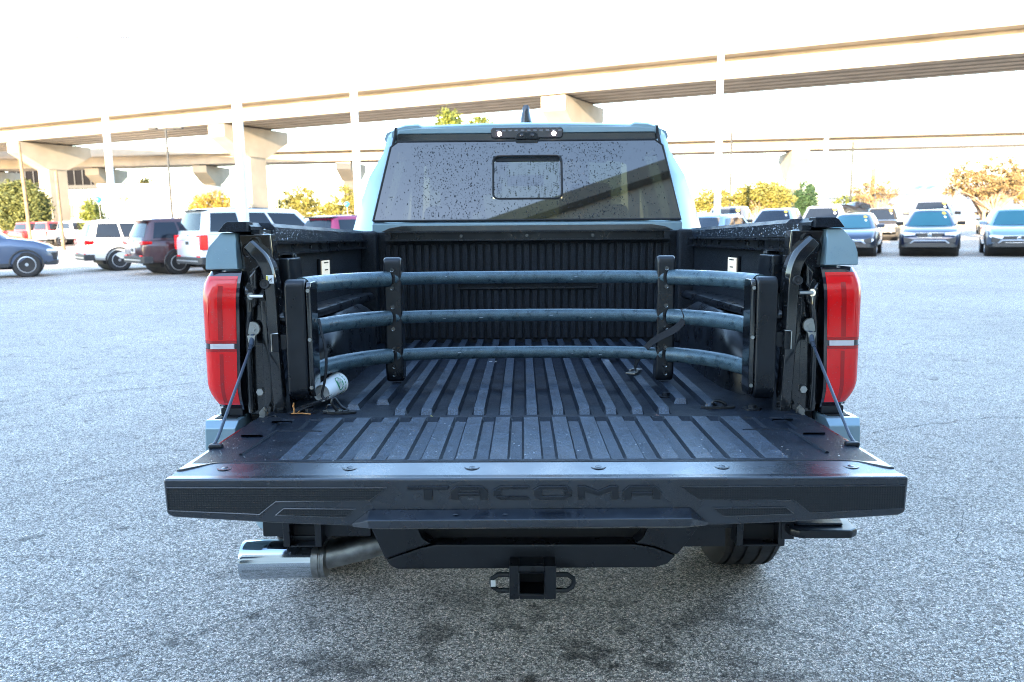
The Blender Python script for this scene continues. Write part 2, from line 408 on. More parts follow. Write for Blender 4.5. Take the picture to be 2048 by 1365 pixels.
O('bulkhead_slot', cat(prism([(-.335, 1.128), (.335, 1.128), (.335, 1.134), (-.335, 1.134)], 1.526, 1.545), prism([(-.335, 1.158), (.335, 1.158), (.335, 1.163), (-.335, 1.163)], 1.526, 1.545),
   prism([(-.335, 1.1342), (-.328, 1.1342), (-.328, 1.1578), (-.335, 1.1578)], 1.526, 1.545), prism([(.328, 1.1342), (.335, 1.1342), (.335, 1.1578), (.328, 1.1578)], 1.526, 1.545)), M['black'], b_)
tk = O('front_track', cat(box(-.668, .668, 1.50, 1.545, 1.395, 1.402), box(-.668, .668, 1.50, 1.545, 1.356, 1.362), box(-.667, .667, 1.535, 1.544, 1.3622, 1.3948), box(-.668, -.64, 1.505, 1.5345, 1.3625, 1.3945), box(.64, .668, 1.505, 1.5345, 1.3625, 1.3945)), M['black'], b_)
for x in (-.615, -.31, 0, .31, .615):
    O('track_bolt', cyl((x, 1.5345, 1.378), (x, 1.528, 1.378), .008, 6), M['blackgloss'], b_)
for s in (-1, 1):
    O('bulkhead_corner', prism([(s * .70, .87), (s * .79, .87), (s * .79, 1.404), (s * .70, 1.404)], 1.47, 1.545), M['liner_wall'], b_, bevel=.02)
# --- tailgate
shell = O('tailgate', prism([(-.789, -.60), (.789, -.60), (.783, -.55), (.776, -.10), (.765, -.04), (.72, -.008), (-.72, -.008), (-.765, -.04), (-.776, -.10), (-.783, -.55)], .772, .858, 'z'), M['gate'], T, bevel=.004)
face = [(-.793, .866), (.793, .866), (.790, .788), (.775, .781), (.55, .767), (.40, .761), (-.40, .761), (-.55, .767), (-.775, .781), (-.790, .788)]
O('gate_face', prism(face, -.632, -.6005), M['gate'], shell, bevel=.006, seg=3)
ts = prism([(-.790, -.629), (.790, -.629), (.785, -.575), (.72, -.53), (-.72, -.53), (-.785, -.575)], .8585, .8645, 'z')
ts = ([(x, y, z if z < .86 else .8625 + (y + .629) * .105) for x, y, z in ts[0]], ts[1])
O('top_strip', ts, M['gate'], shell, bevel=.003)
# ribbed liner on the gate
chan = [(-.51 + .0785 * k) for k in range(14)]; chan = [c for c in chan]
extra = [-.68, -.602]
cs = extra + chan + [.602, .68]
def hgate(k, y):
    if k < 2 or k > 15: return -.006 if -.215 <= y <= -.092 else 0
    pts = [(-.53, 0), (-.502, -.001), (-.47, -.008), (-.30, -.008), (-.088, -.010), (-.074, 0), (0, 0)]
    for (a, za), (b, zb) in zip(pts, pts[1:]):
        if a <= y <= b: return za + (zb - za) * (y - a) / (b - a)
    return 0
gl = ridged(cs, .0195, .0140, -.772, .772, [-.528, -.502, -.47, -.30, -.224, -.215, -.105, -.092, -.088, -.074, -.064], .8715, hgate)
gl_ = O('gate_liner', gl, M['liner'], shell, smooth=18)
gl_.data.materials.append(M['liner_skylit'])
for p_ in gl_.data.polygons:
    if p_.normal.z > .95 and abs(p_.center.x) < .56 and -.50 < p_.center.y < -.07: p_.material_index = 1  # gate ribs and channels get the same painted sky sheen
lip = spline([(-.786, -.573, .8655), (-.775, -.571, .8665), (-.75, -.553, .868), (-.72, -.532, .869), (-.68, -.5285, .8695)], 5) + [(0, -.5285, .8695)] + spline([(.68, -.5285, .8695), (.72, -.532, .869), (.75, -.553, .868), (.775, -.571, .8665), (.786, -.573, .8655)], 5)
O('liner_lip', tube(lip, .0055, 6), M['black'], shell)
for s in (-1, 1):
    O('liner_rib', tube([(s * .672, -.232, .8715), (s * .676, -.33, .8725), (s * .684, -.462, .8715)], .005, 6), M['liner'], shell)
    O('liner_rib', tube([(s * .672, -.232, .8715), (s * .61, -.232, .8718), (s * .55, -.235, .871)], .003, 6), M['liner'], shell)
    O('liner_side', prism([(s * .70, -.5285), (s * .72, -.532), (s * .75, -.553), (s * .775, -.571), (s * .784, -.573), (s * .776, -.10), (s * .74, -.03), (s * .71, -.064), (s * .7722, -.10), (s * .7722, -.5275), (s * .70, -.5275)], .8585, .8712, 'z'), M['gate'], shell, bevel=.003)
    for x, y in ((.715, -.285), (.685, -.13)):
        O('drain_scoop', [xf(grid(lambda u, v: (math.cos(math.pi * u) * .028, math.sin(math.pi * u) * .012 * (1 - v) - .006, .006 * math.sin(math.pi * v * .5)), 10, 4), Matrix.Translation((s * x, y, .8715)))][0], M['liner'], shell)
    O('cable_bracket', cat(box(*sorted((s * .752, s * .786)), -.402, -.384, .868, .881),), M['black'], shell, bevel=.005)
    # cable, eye, sleeve
    cb = O('support_cable', tube([(s * .794, -.03, 1.075), (s * .776, -.36, .888), (s * .775, -.39, .878)], .0042, 8), M['cable'], T)
    O('cable_sleeve', cat(tube([(s * .797, -.008, 1.098), (s * .794, -.036, 1.072)], .0075, 10), tube([(s * .794, -.036, 1.072), (s * .7925, -.055, 1.062)], .0058, 8)), M['cable'], cb)
    O('cable_eye', cat(lathe([(-.024, .010), (-.024, .020), (-.016, .021), (-.016, .010)], 16, 'y'), ), M['zinc'], cb)
    e = bpy.data.objects.get('cable_eye') 
    ey = [o for o in cb.children if o.name.startswith('cable_eye')][0]
    ey.location = (s * .797, .018, 1.118)
    tip = O('eye_shank', prism([(s * .797 - .012, 1.10), (s * .797 + .012, 1.10), (s * .797 + .007, 1.068), (s * .797 - .007, 1.068)], -.022, -.006), M['zinc'], cb, bevel=.002)
    O('anchor_bolt', cyl((s * .797, .02, 1.118), (s * .797, -.012, 1.118), .009, 6), M['zinc'], cb)
for x in (-.685, -.406, -.135, .144, .416, .699):
    bl = O('gate_bolt', lathe([(.8646, .0), (.8646, .0175), (.8651, .0175), (.8651, .014), (.8600, .013), (.8600, 0)], 20, 'z'), M['gate'], shell); bl.location = (x, -.560, .0045)
    O('gate_bolt_head', lathe([(.860, 0), (.860, .009), (.8650, .008), (.8662, .005), (.8662, 0)], 12, 'z'), M['zinc'] if False else M['gate'], shell).location = (x, -.560, .0045)
# step lip under the lettering
zz = lambda x: 0
lp = [(-.392, -.633, .766), (-.352, -.633, .798), (.334, -.633, .801), (.373, -.633, .768), (-.392, -.633, .7605), (.373, -.633, .7615),
      (-.350, -.668, .786), (.330, -.668, .789), (-.346, -.668, .769), (.327, -.668, .772), (-.33, -.640, .757), (.312, -.640, .758)]
O('step_lip', (lp, [(1, 6, 7, 2), (0, 6, 1), (2, 7, 3), (6, 8, 9, 7), (0, 4, 8, 6), (3, 7, 9, 5), (8, 10, 11, 9), (4, 10, 8), (9, 11, 5), (0, 1, 2, 3, 5, 11, 10, 4)]), M['gate'], shell, bevel=.0025, smooth=25)
for x in (-.165, -.06):
    O('drip', xf(grid(lambda u, v: (.006 * math.cos(2 * math.pi * u) * math.sin(v * 1.57), .003 * math.cos(v * 1.57), .005 * math.sin(2 * math.pi * u) * math.sin(v * 1.57)), 10, 4), Matrix.Translation((x, -.652, .793)) @ Matrix.Rotation(R(70), 4, 'X')), M['gate'], shell)
# dotted panels with raised borders
for s in (-1, 1):
    for poly in ([(.786, .848), (.312, .846), (.352, .817), (.552, .816), (.588, .788), (.784, .797)], [(.553, .786), (.535, .801), (.380, .799), (.405, .780)]):
        pl = [(s * a, b) for a, b in poly]
        O('dot_panel', prism(pl, -.6335, -.6318), M['mesh'], shell)
        path = [(a, -.6335, b) for a, b in pl]; path = path + [path[0]]
        O('panel_border', tube(path, .0017, 6), M['gate'], shell)
# raised letters
LZ = .820; LH = .0295
def letter(bars, x0, wd):
    return cat(*[prism([(x0 + wd * a, LZ + LH * b) for a, b in poly], -.6366, -.6316) for poly in bars])
A_ = [[(0, 0), (.22, 0), (.22, .42), (.22, .62), (.30, .74), (.16, 1), (0, .62)], [(1, 0), (1, .62), (.84, 1), (.70, .74), (.78, .62), (.78, .42), (.78, 0)], [(.1603, 1), (.3003, .742), (.6997, .742), (.8397, 1)], [(.2203, .30), (.7797, .30), (.7797, .52), (.2203, .52)]]
C_ = [[(0, .28), (.22, .28), (.22, .72), (0, .72)], [(0, .2797), (.20, 0), (1, 0), (.94, .24), (.24, .24), (.22, .2797)], [(0, .7203), (.22, .7203), (.24, .78), (.94, .78), (1, 1), (.20, 1)]]
O_ = [[(0, .28), (.22, .28), (.22, .72), (0, .72)], [(.78, .28), (1, .28), (1, .72), (.78, .72)], [(0, .2797), (.16, 0), (.84, 0), (1, .2797), (.78, .2797), (.76, .24), (.24, .24), (.22, .2797)], [(0, .7203), (.22, .7203), (.24, .78), (.76, .78), (.78, .7203), (1, .7203), (.84, 1), (.16, 1)]]
M_ = [[(0, 0), (.18, 0), (.18, .62), (.5, .28), (.82, .62), (.82, 0), (1, 0), (1, 1), (.82, 1), (.5, .62), (.18, 1), (0, 1)]]
T_ = [[(0, .78), (1, .78), (1, 1), (0, 1)], [(.39, 0), (.61, 0), (.61, .7797), (.39, .7797)]]
for nm, x0, wd in ((T_, -.269, .088), (A_, -.177, .080), (C_, -.086, .078), (O_, .000, .082), (M_, .093, .087), (A_, .190, .080)):
    O('raised_letter', letter(nm, x0, wd), M['black'], shell, bevel=.0007, seg=1)
# --- rear corners, lamps, jambs
for s in (-1, 1):
    side = []
    for y, k in ((.135, 0), (.25, .3), (.8, 1), (1.35, .8), (1.575, .6)):
        e = .02 * k
        side.append([(s * x, y, z) for x, z in ((.802, 1.392), (.865, 1.392), (.90, 1.365), (.925 + e, 1.25), (.925 + e, 1.05), (.93 + e * 1.4, .90), (.925 + e, .72), (.895 + e, .56), (.82, .56), (.802, .80))])
    sp = O('bed_side', loft(side), M['paint'], T, smooth=40)
    cu = O('cutter', cyl((s * .70, 1.03, .40), (s * 1.1, 1.03, .40), .47, 40), None)
    boolean(sp, [cu])
    O('corner_panel', (lambda P_: cat(loft([[(s * a, yy, z) for a, z, yy in P_], [(s * (a - .002), .14, z) for a, z, yy in P_]])))(
        [(.923, 1.288, -.010), (.920, 1.325, -.010), (.911, 1.352, -.008), (.893, 1.378, .006), (.884, 1.392, .016), (.836, 1.392, .016), (.834, 1.36, -.002), (.827, 1.288, -.010)]), M['paint'], T, bevel=.004)
    # tail lamp: wraps round the corner
    def lamp(u, v, inset=0.0, out=0.0):
        # v 0 bottom..1 top ; u 0 inner..1 outer then round the side
        z = .878 + .404 * v
        xin = .832 - .010 * v + .004 * (1 - v)
        low = max(0, .22 - v) / .22; hi = max(0, v - .78) / .22
        xo = .938 - .034 * low ** 2 - .016 * hi ** 3
        y = -.026 + .030 * low ** 2 + .028 * hi ** 2
        r = .034
        Lf = (xo - r) - xin; La = r * math.pi / 2; Ls = .12; tot = Lf + La + Ls; d = u * tot
        if d < Lf: x, yy = xin + d, y
        elif d < Lf + La:
            a = (d - Lf) / r; x, yy = xo - r + (r + out) * math.sin(a), y + r - (r + out) * math.cos(a)
        else: x, yy = xo + out, y + r + (d - Lf - La)
        if d < Lf: yy -= out
        return (s * x, yy, z)
    lampvf = grid(lambda u, v: lamp(u, v), 22, 26)
    bk = len(lampvf[0])
    hs = O('tail_lamp', lampvf, M['smoke'], T, smooth=50)
    O('lamp_body', box(*sorted((s * .829, s * .915)), .022, .12, .885, 1.278), M['black'], hs)
    def patch(name, u0, u1, v0, v1, mat, out, nu=10, nv=8):
        return O(name, grid(lambda u, v: lamp(u0 + (u1 - u0) * u, v0 + (v1 - v0) * v, 0, out), nu, nv), mat, hs, smooth=50)
    patch('red_lens', .035, .80, .045, .435, M['red'], .0012, 14, 10)
    patch('red_lens', .035, .80, .515, .968, M['red'], .0012, 14, 10)
    patch('side_lens', .80, .98, .03, .95, M['reddark'], .0012, 8, 8)
    patch('lens_edge', .035, .80, .436, .456, M['reddark'], .0012, 14, 2)
    patch('lens_edge', .035, .80, .495, .514, M['reddark'], .0012, 14, 2)
    patch('reverse_lamp', .06, .34, .457, .494, M['clear'], .0022, 12, 2)
    patch('light_guide', .19, .245, .52, .90, M['reddark'], .0018, 3, 6)
    patch('light_guide', .19, .235, .06, .42, M['reddark'], .0018, 3, 6)
    for (u0, u1, v0, v1) in ((.045, .36, .945, .952), (.045, .052, .53, .945), (.355, .362, .53, .945)):
        patch('lens_ridge', u0, u1, v0, v1, M['red'], .0030, 6, 3)
    # painted bumper corner below the lamp
    bc = O('bumper_corner', cat(loft([[(s * x, y, z) for x, z in ((.838, .64), (.945, .64), (.948, .70), (.935, .855), (.915, .862), (.84, .862))] for y in (.03, .16, .30)]),
        loft([[(s * x, -.062 + d, z) for x, z, d in ((.842, .65, 0), (.925, .65, .02), (.935, .70, .01), (.928, .838, 0), (.842, .838, 0))],
              [(s * x, -.040 + d, z) for x, z, d in ((.838, .64, 0), (.945, .64, .02), (.948, .70, .01), (.935, .858, 0), (.838, .858, 0))], [(s * x, .029, z) for x, z, d in ((.838, .64, 0), (.945, .64, 0), (.948, .70, 0), (.935, .858, 0), (.838, .858, 0))]])), M['paint'], T, bevel=.004)
    O('bumper_pocket', box(*sorted((s * .852, s * .915)), -.020, .020, .855, .8595), M['dark'], bc)
    O('lamp_foot', box(*sorted((s * .840, s * .905)), .0, .10, .860, .8845), M['black'], T, bevel=.004)
    # jamb: sculpted gloss black panel between lamp and bed
    j = O('jamb', cat(prism([(s * a, z) for a, z in ((.831, .86), (.829, 1.27), (.836, 1.388), (.742, 1.388), (.735, 1.30), (.742, .86))], .022, .075)), M['blackgloss'], T, bevel=.006)
    path = spline([(s * .800, .008, 1.358), (s * .782, .004, 1.340), (s * .760, .004, 1.314), (s * .746, .006, 1.272), (s * .741, .008, 1.20), (s * .739, .010, 1.05), (s * .733, .012, .90), (s * .732, .014, .862)], 8)
    fr_ = []
    for i, p in enumerate(path):
        d_ = (Vector(path[min(i + 1, len(path) - 1)]) - Vector(path[max(i - 1, 0)])).normalized(); nn_ = Vector((d_.z, 0, -d_.x)); h_ = .019 + .002 * min(1, i / 10); pv = Vector(p)
        fr_.append([tuple(pv + nn_ * (h_ * a) + Vector((0, b, 0))) for a, b in ((-1, .03), (-1, -.010), (-.72, -.020), (.55, -.020), (1, -.004), (1, .03))])
    O('jamb_flange', loft(fr_), M['blackgloss'], j, bevel=.003, smooth=40)
    path = spline([(s * .823, .010, 1.238), (s * .812, .004, 1.225), (s * .806, .0, 1.17), (s * .815, .004, 1.10), (s * .818, .008, .95), (s * .816, .01, .87)], 8)
    O('jamb_bead', tube(path, [.004 + .007 * min(1, i / 9) for i in range(len(path))], 8), M['blackgloss'], j, smooth=60)
    O('jamb_step', loft([[(s * a, .0, z) for a, z in ((.782, 1.29), (.802, 1.268), (.800, 1.215), (.782, 1.235))], [(s * a, .03, z) for a, z in ((.772, 1.31), (.812, 1.28), (.808, 1.20), (.772, 1.22))]]), M['blackgloss'], j, bevel=.005)
    O('jamb_rib', box(*sorted((s * .752, s * .778)), .008, .03, .885, 1.20), M['blackgloss'], j, bevel=.006)
    for zz_, xx in ((1.342, .808), (1.358, .786)):
        O('jamb_hole', xf(lathe([(0, .0), (0, .017), (-.004, .019), (-.004, .022), (.012, .022)], 14, 'y'), Matrix.Translation((s * xx, .012, zz_)) @ Matrix.Diagonal((.7, 1, 1, 1))), M['blackgloss'], j)
    pl = O('striker_plate', cat(prism([(s * .803 + .016 * math.sin(a) * (1 - .35 * math.cos(a)), 1.213 + .038 * math.cos(a)) for a in [i * math.pi / 9 for i in range(18)]], -.002, .012)), M['blackgloss'], j, bevel=.002)
    O('striker_pin', cat(cyl((s * .800, -.008, 1.2115), (s * .758, -.014, 1.2115), .0055, 10), cyl((s * .804, -.004, 1.2115), (s * .797, -.01, 1.2115), .011, 10)), M['zinc'], j)
    O('bump_stop', cat(lathe([(-.012, .0), (-.012, .005), (-.010, .006), (-.012, .013), (.006, .015)], 16, 'y')), M['rubber'], j).location = (s * .752, -.012, 1.247)
    O('jamb_bolt', cyl((s * .79, .022, .93), (s * .79, .008, .93), .011, 6), M['zinc'], j)
    O('hinge_bracket', cat(prism([(s * .752, .815), (s * .782, .815), (s * .785, .85), (s * .776, .885), (s * .766, .895), (s * .757, .885)], -.035, -.028), cyl((s * .768, -.028, .878), (s * .768, -.044, .878), .010, 12)), M['steel'], T, bevel=.001)
    O('gate_gap', box(*sorted((s * .735, s * .832)), .05, .12, .70, .862), M['dark'], T)
st = O('warning_sticker', box(-.7475, -.7265, -.0175, -.0165, 1.248, 1.272), M['white'], T)
st.rotation_euler = (0, 0, 0)
O('sticker_edge', box(-.7475, -.7425, -.0185, -.0176, 1.246, 1.270), M['yellow'], T)
for k in range(3):
    O('sticker_mark', tube([(-.7405 + .003 * k, -.0185, 1.252 + .004 * k), (-.736 + .002 * k, -.0185, 1.262), (-.732, -.0185, 1.254 + .005 * k)], .0006, 4), M['dark'], T)
# --- cab
zs = (1.395, 1.55, 1.67, 1.79, 1.87, 1.912)
rows = [((.745, 1.612), (.713, 1.668), (.690, 1.712), (.668, 1.758), (.652, 1.787), (.640, 1.802)),
        ((.868, 1.735), (.823, 1.75), (.783, 1.765), (.712, 1.785), (.690, 1.805), (.660, 1.83)),
        ((.885, 1.90), (.838, 1.90), (.797, 1.90), (.735, 1.90), (.703, 1.90), (.668, 1.91)),
        ((.890, 2.06), (.845, 2.06), (.803, 2.06), (.745, 2.06), (.708, 2.06), (.668, 2.06))]
cabb = O('cab_body', cat(
    loft([[(x * a, y, z) for x, z in ((-1, .55), (1, .55), (1.01, .72), (1.0, 1.0), (.965, 1.25), (.94, 1.398), (-.94, 1.398), (-.965, 1.25), (-1.0, 1.0), (-1.01, .72))] for y, a in ((1.605, .90), (1.63, .94), (2.2, .95), (3.3, .945), (3.6, .94))]),
    loft([[(x * a, y, z) for x, z in ((-1, .55), (1, .55), (1.01, .75), (1.0, 1.0), (.95, h - .05), (.8, h), (-.8, h), (-.95, h - .05), (-1.0, 1.0), (-1.01, .75))] for y, a, h in ((3.601, .94, 1.33), (4.2, .95, 1.28), (4.7, .93, 1.2), (5.1, .86, 1.05), (5.25, .78, .95))])), M['paint'], T, smooth=45)
cu = [O('cutter', cyl((-1.2, 4.38, .48), (1.2, 4.38, .48), .50, 36), None)]
boolean(cabb, cu)
for s in (-1, 1):
    pr = O('rear_pillar', grid(lambda u, v: (0, 0, 0), 1, 1), M['paint'], T)
    v = []; f = []
    for r in rows:
        for (x, y), z in zip(r, zs): v.append((s * x, y, z))
    for r in rows[::-1]:
        for (x, y), z in zip(r, zs): v.append((s * (x - .03), y + .015, z - .01))
    n = len(zs); nr = 8
    for i in range(nr):
        for k in range(n - 1): f.append((i * n + k, i * n + k + 1, ((i + 1) % nr) * n + k + 1, ((i + 1) % nr) * n + k))
    me = bpy.data.meshes.new('rear_pillar'); me.from_pydata(v, [], f)
    bm = bmesh.new(); bm.from_mesh(me); bmesh.ops.recalc_face_normals(bm, faces=bm.faces); bm.to_mesh(me); bm.free()
    finish(me, M['paint'], 50); pr.data = me
    O('pillar_seam', tube([(s * (.742 if k == 0 else rows[0][k][0] - .002), rows[0][k][1] - .004, zs[k]) for k in range(6)], .0075, 6), M['dark'], T)
    cap = O('pillar_cap', cat(prism([(s * .640, 1.845), (s * .655, 1.868), (s * .652, 1.914), (s * .640, 1.914)], 1.778, 1.80)), M['black'], T, bevel=.003)
    for nm, pts in (('a_pillar', ((.80, 3.62, 1.36), (.69, 3.0, 1.86))), ('roof_rail', ((.70, 2.0, 1.885), (.70, 3.02, 1.875))), ('b_pillar', ((.865, 2.88, 1.39), (.70, 2.86, 1.88)))):
        O(nm, tube([(s * a, b, c) for a, b, c in pts], .04, 8), M['paint'], T)
    for a, b, c, d in ((2.06, 2.86, 2.06, 2.86), (2.90, 3.52, 2.90, 3.06)):
        O('side_glass', ([(s * .862, a, 1.40), (s * .862, b, 1.40), (s * .713, d, 1.865), (s * .713, c, 1.865)], [(0, 1, 2, 3)]), M['glass'], T, face=(s, 0, 0))
    mr = O('door_mirror', box(*sorted((s * .98, s * 1.14)), 3.20, 3.28, 1.32, 1.52), M['black'], T, bevel=.03)
    O('mirror_arm', box(*sorted((s * .84, s * 1.0)), 3.21, 3.27, 1.35, 1.40), M['black'], mr, bevel=.01)
    O('mirror_glass', box(*sorted((s * 1.0, s * 1.125)), 3.197, 3.201, 1.335, 1.505), M['chrome'], mr)
def roofz(x): return 1.918 + .020 * (1 - (x / .67) ** 2) - (.004 if abs(x) < .515 else 0) + (.008 if abs(x) > .53 else 0) - max(0, abs(x) - .62) * .5
xs = [-.665, -.64, -.60, -.535, -.512, -.4, -.2, 0, .2, .4, .512, .535, .60, .64, .665]
ys = [1.782, 1.80, 2.0, 2.5, 2.95, 3.03]
v = [(x, y, roofz(x) - (.012 if y < 1.79 else 0) - (.05 if y > 3 else 0)) for y in ys for x in xs]; n = len(xs)
O('roof_panel', (v + [(x, y, z - .03) for x, y, z in v], [(j * n + i, j * n + i + 1, (j + 1) * n + i + 1, (j + 1) * n + i) for j in range(5) for i in range(n - 1)] + [(6 * n + j * n + i, 6 * n + j * n + i + 1, 6 * n + (j + 1) * n + i + 1, 6 * n + (j + 1) * n + i) for j in range(5) for i in range(n - 1)] + [(i, i + 1, 6 * n + i + 1, 6 * n + i) for i in range(n - 1)]), M['paint'], T, smooth=35)
O('rear_header', loft([[(x, 1.768, z) for x, z in ((-.636, 1.880), (.636, 1.880), (.630, 1.898), (.52, 1.908), (-.52, 1.908), (-.630, 1.898))], [(x, 1.80, z) for x, z in ((-.636, 1.872), (.636, 1.872), (.630, 1.90), (.52, 1.91), (-.52, 1.91), (-.630, 1.90))]]), M['paint'], T, bevel=.004)
O('header_underside', prism([(-.640, 1.833), (.640, 1.833), (.636, 1.8795), (-.636, 1.8795)], 1.776, 1.80), M['blackgloss'], T, bevel=.003)
# high brake light with camera
bl = O('high_brake_light', prism([(-.172, 1.860), (-.160, 1.853), (.168, 1.853), (.180, 1.860), (.182, 1.895), (.172, 1.905), (-.164, 1.905), (-.174, 1.895)], 1.752, 1.775), M['smoke'], T, bevel=.005)
M['cell'] = P('unlit_light_cell', (.16, .16, .18), .2, 0, 1.0)
for k in range(11):
    x = -.148 + .0305 * k
    O('light_cell', box(x, x + .017, 1.7495, 1.7519, 1.886, 1.893), M['cell'], bl)
for x in (-.132, .136):
    O('cargo_lamp', lathe([(1.7485, 0), (1.7485, .008), (1.7519, .010), (1.7519, 0)], 14, 'y'), M['lamp_on'], bl).location = (x, 0, 1.8745)
ch = O('camera_pod', prism([(-.055, 1.845), (.063, 1.845), (.055, 1.872), (.04, 1.882), (-.032, 1.882), (-.047, 1.872)], 1.738, 1.7519), M['black'], bl, bevel=.005)
for x in (-.022, .030):
    O('camera_lens', lathe([(1.734, 0), (1.734, .006), (1.737, .009), (1.7385, .010), (1.7385, 0)], 12, 'y'), M['smoke'], bl).location = (x, 0, 1.864)
O('camera_base', prism([(-.05, 1.818), (.058, 1.818), (.063, 1.8449), (-.055, 1.8449)], 1.742, 1.776), M['black'], bl, bevel=.006)
# glass
def gp(x, t, d=0): return (x, 1.604 + .143 * t - d * .938, 1.452 + .388 * t + d * .36)
gw = lambda t: .738 - .078 * t
gpoly = [(-gw(0), 0), (gw(0), 0), (gw(.93), .93), (gw(1) - .03, 1.0), (-gw(1) + .03, 1.0), (-gw(.93), .93)]
hx0, hx1, ht0, ht1 = -.162, .172, .265, .805
outer = [gp(x, t) for x, t in gpoly]
gv = [gp(-gw(0), 0), gp(gw(0), 0), gp(gw(.93), .93), gp(gw(1) - .03, 1), gp(-gw(1) + .03, 1), gp(-gw(.93), .93), gp(hx0, ht0), gp(hx1, ht0), gp(hx1, ht1), gp(hx0, ht1)]
rg = O('rear_window', (gv, [(0, 1, 7, 6), (1, 2, 8, 7), (2, 3, 8), (3, 4, 9, 8), (4, 5, 9), (5, 0, 6, 9)]), M['glass_rear'], T, smooth=0, face=(0, -1, 0))
def rrect(x0, x1, t0, t1, r, n=5, rt=None):
    out = []; rt = rt or r
    for cx, ct, a0 in ((x1 - r, t1 - rt, 0), (x0 + r, t1 - rt, 90), (x0 + r, t0 + rt, 180), (x1 - r, t0 + rt, 270)):
        for k in range(n + 1):
            a = R(a0 + 90 * k / n); out.append((cx + r * math.cos(a), ct + rt * math.sin(a)))
    return out
rr = rrect(hx0 + .004, hx1 - .004, ht0 + .01, ht1 - .01, .03, 5, .07)
O('sliding_pane', ([gp(x, t, -.012) for x, t in rr], [tuple(range(len(rr)))]), M['glass_rear'], rg, smooth=0, face=(0, -1, 0))
ro = rrect(hx0, hx1, ht0, ht1, .03, 5, .07)
O('pane_seal', tube([gp(x, t, -.002) for x, t in ro + ro[:1]], .0055, 6), M['dark'], rg)
O('pane_header', cat(([gp(hx0 + .01, ht1 - .012, -.008), gp(hx1 - .01, ht1 - .012, -.008), gp(hx1 - .012, ht1 - .06, -.008), gp(hx0 + .012, ht1 - .06, -.008)], [(0, 1, 2, 3)])), M['dark'], rg)
O('window_seal', tube([gp(x, t, -.001) for x, t in gpoly + gpoly[:1]], .006, 6), M['dark'], rg)
O('cab_rear_panel', loft([[(x, 1.594 + .0 * z, z) for x, z in ((-.745, 1.33), (.745, 1.33), (.745, 1.44), (-.745, 1.44))], [(x, 1.63, z) for x, z in ((-.75, 1.33), (.75, 1.33), (.742, 1.449), (-.742, 1.449))]]), M['paint'], T, bevel=.008)
O('cab_shadow_gap', prism([(-.70, 1.40), (.70, 1.40), (.66, 1.418), (.60, 1.428), (-.60, 1.428), (-.66, 1.418)], 1.588, 1.5945), M['blackgloss'], T, bevel=.003)  # raised black strip painted in for the shade of the gap below the window
O('windscreen', ([(-.70, 3.62, 1.40), (.70, 3.62, 1.40), (.62, 3.03, 1.85), (-.62, 3.03, 1.85)], [(0, 1, 2, 3)]), M['glass'], T, face=(0, 1, 0))
O('dashboard', box(-.78, .78, 3.2, 3.6, 1.30, 1.42), M['interior'], T, bevel=.04)
O('cab_floor', box(-.80, .80, 1.66, 3.6, 1.00, 1.10), M['interior'], T)
for x, y in ((-.40, 2.75), (.40, 2.75), (-.42, 2.05), (.42, 2.05)):
    seat = O('seat', box(x - .24, x + .24, y, y + .16, 1.10, 1.46 if y > 2.5 else 1.40), M['interior'], T, bevel=.06)
    O('headrest', cat(box(x - .13, x + .13, y - .01, y + .09, (1.52 if y > 2.5 else 1.43), (1.70 if y > 2.5 else 1.54))), M['interior'], seat, bevel=.04)
O('rearview_mirror', box(-.12, .12, 3.05, 3.07, 1.70, 1.77), M['dark'], T, bevel=.01)
an = O('roof_antenna', loft([[(.002 + a * w_, y, 0 + z0 + h) for a, h in ((-1, 0), (-.86, hh * .3), (-.58, hh * .62), (-.34, hh * .95), (-.18, hh), (.18, hh), (.34, hh * .95), (.58, hh * .62), (.86, hh * .3), (1, 0))] for y, w_, z0, hh in ((2.13, .034, 1.93, .05), (2.16, .045, 1.93, .146), (2.21, .046, 1.93, .120), (2.30, .026, 1.93, .045), (2.36, .008, 1.93, .012))]), M['blackgloss'], T, smooth=50)
O('antenna_foot', box(-.052, .056, 2.10, 2.36, 1.928, 1.943), M['paint'], an, bevel=.006)
# --- underside
def arcpts(cx, cz, r, a0, a1, n): return [(cx + r * math.cos(R(a0 + (a1 - a0) * k / n)), cz + r * math.sin(R(a0 + (a1 - a0) * k / n))) for k in range(n + 1)]
bot = [(-.430, .434)] + [(-.415, .415), (-.395, .404), (.365, .408), (.40, .42), (.432, .45)]
O('centre_bumper', cat(prism([(-.43, .4345), (-.415, .415), (-.395, .404), (.365, .408), (.40, .42), (.425, .4455), (.36, .472), (.30, .482), (-.28, .482), (-.33, .470)], -.035, .10),
   prism([(-.475, .60), (-.47, .53), (-.4305, .435), (-.3305, .4705), (-.29, .4825), (-.318, .50), (-.335, .54), (-.338, .60)], -.035, .10),
   prism([(.345, .60), (.342, .54), (.325, .50), (.3005, .4825), (.36, .4725), (.4255, .446), (.445, .47), (.487, .53), (.49, .60)], -.035, .10)), M['black'], T, bevel=.008)
O('bumper_slot', cat(box(-.36, .36, .02, .05, .47, .60)), M['dark'], T)
for x, z, w_ in ((-.10, .52, .03), (-.02, .515, .05), (.06, .522, .012), (.10, .516, .02)):
    O('wiring_clip', box(x, x + w_, .008, .02, z, z + .01), M['zinc'] if w_ < .025 else M['black'], T, bevel=.002)
O('rear_beam', box(-.80, -.476, .0, .10, .492, .62), M['black'], T, bevel=.006); O('rear_beam', box(.491, .80, .0, .10, .515, .62), M['black'], T, bevel=.006)
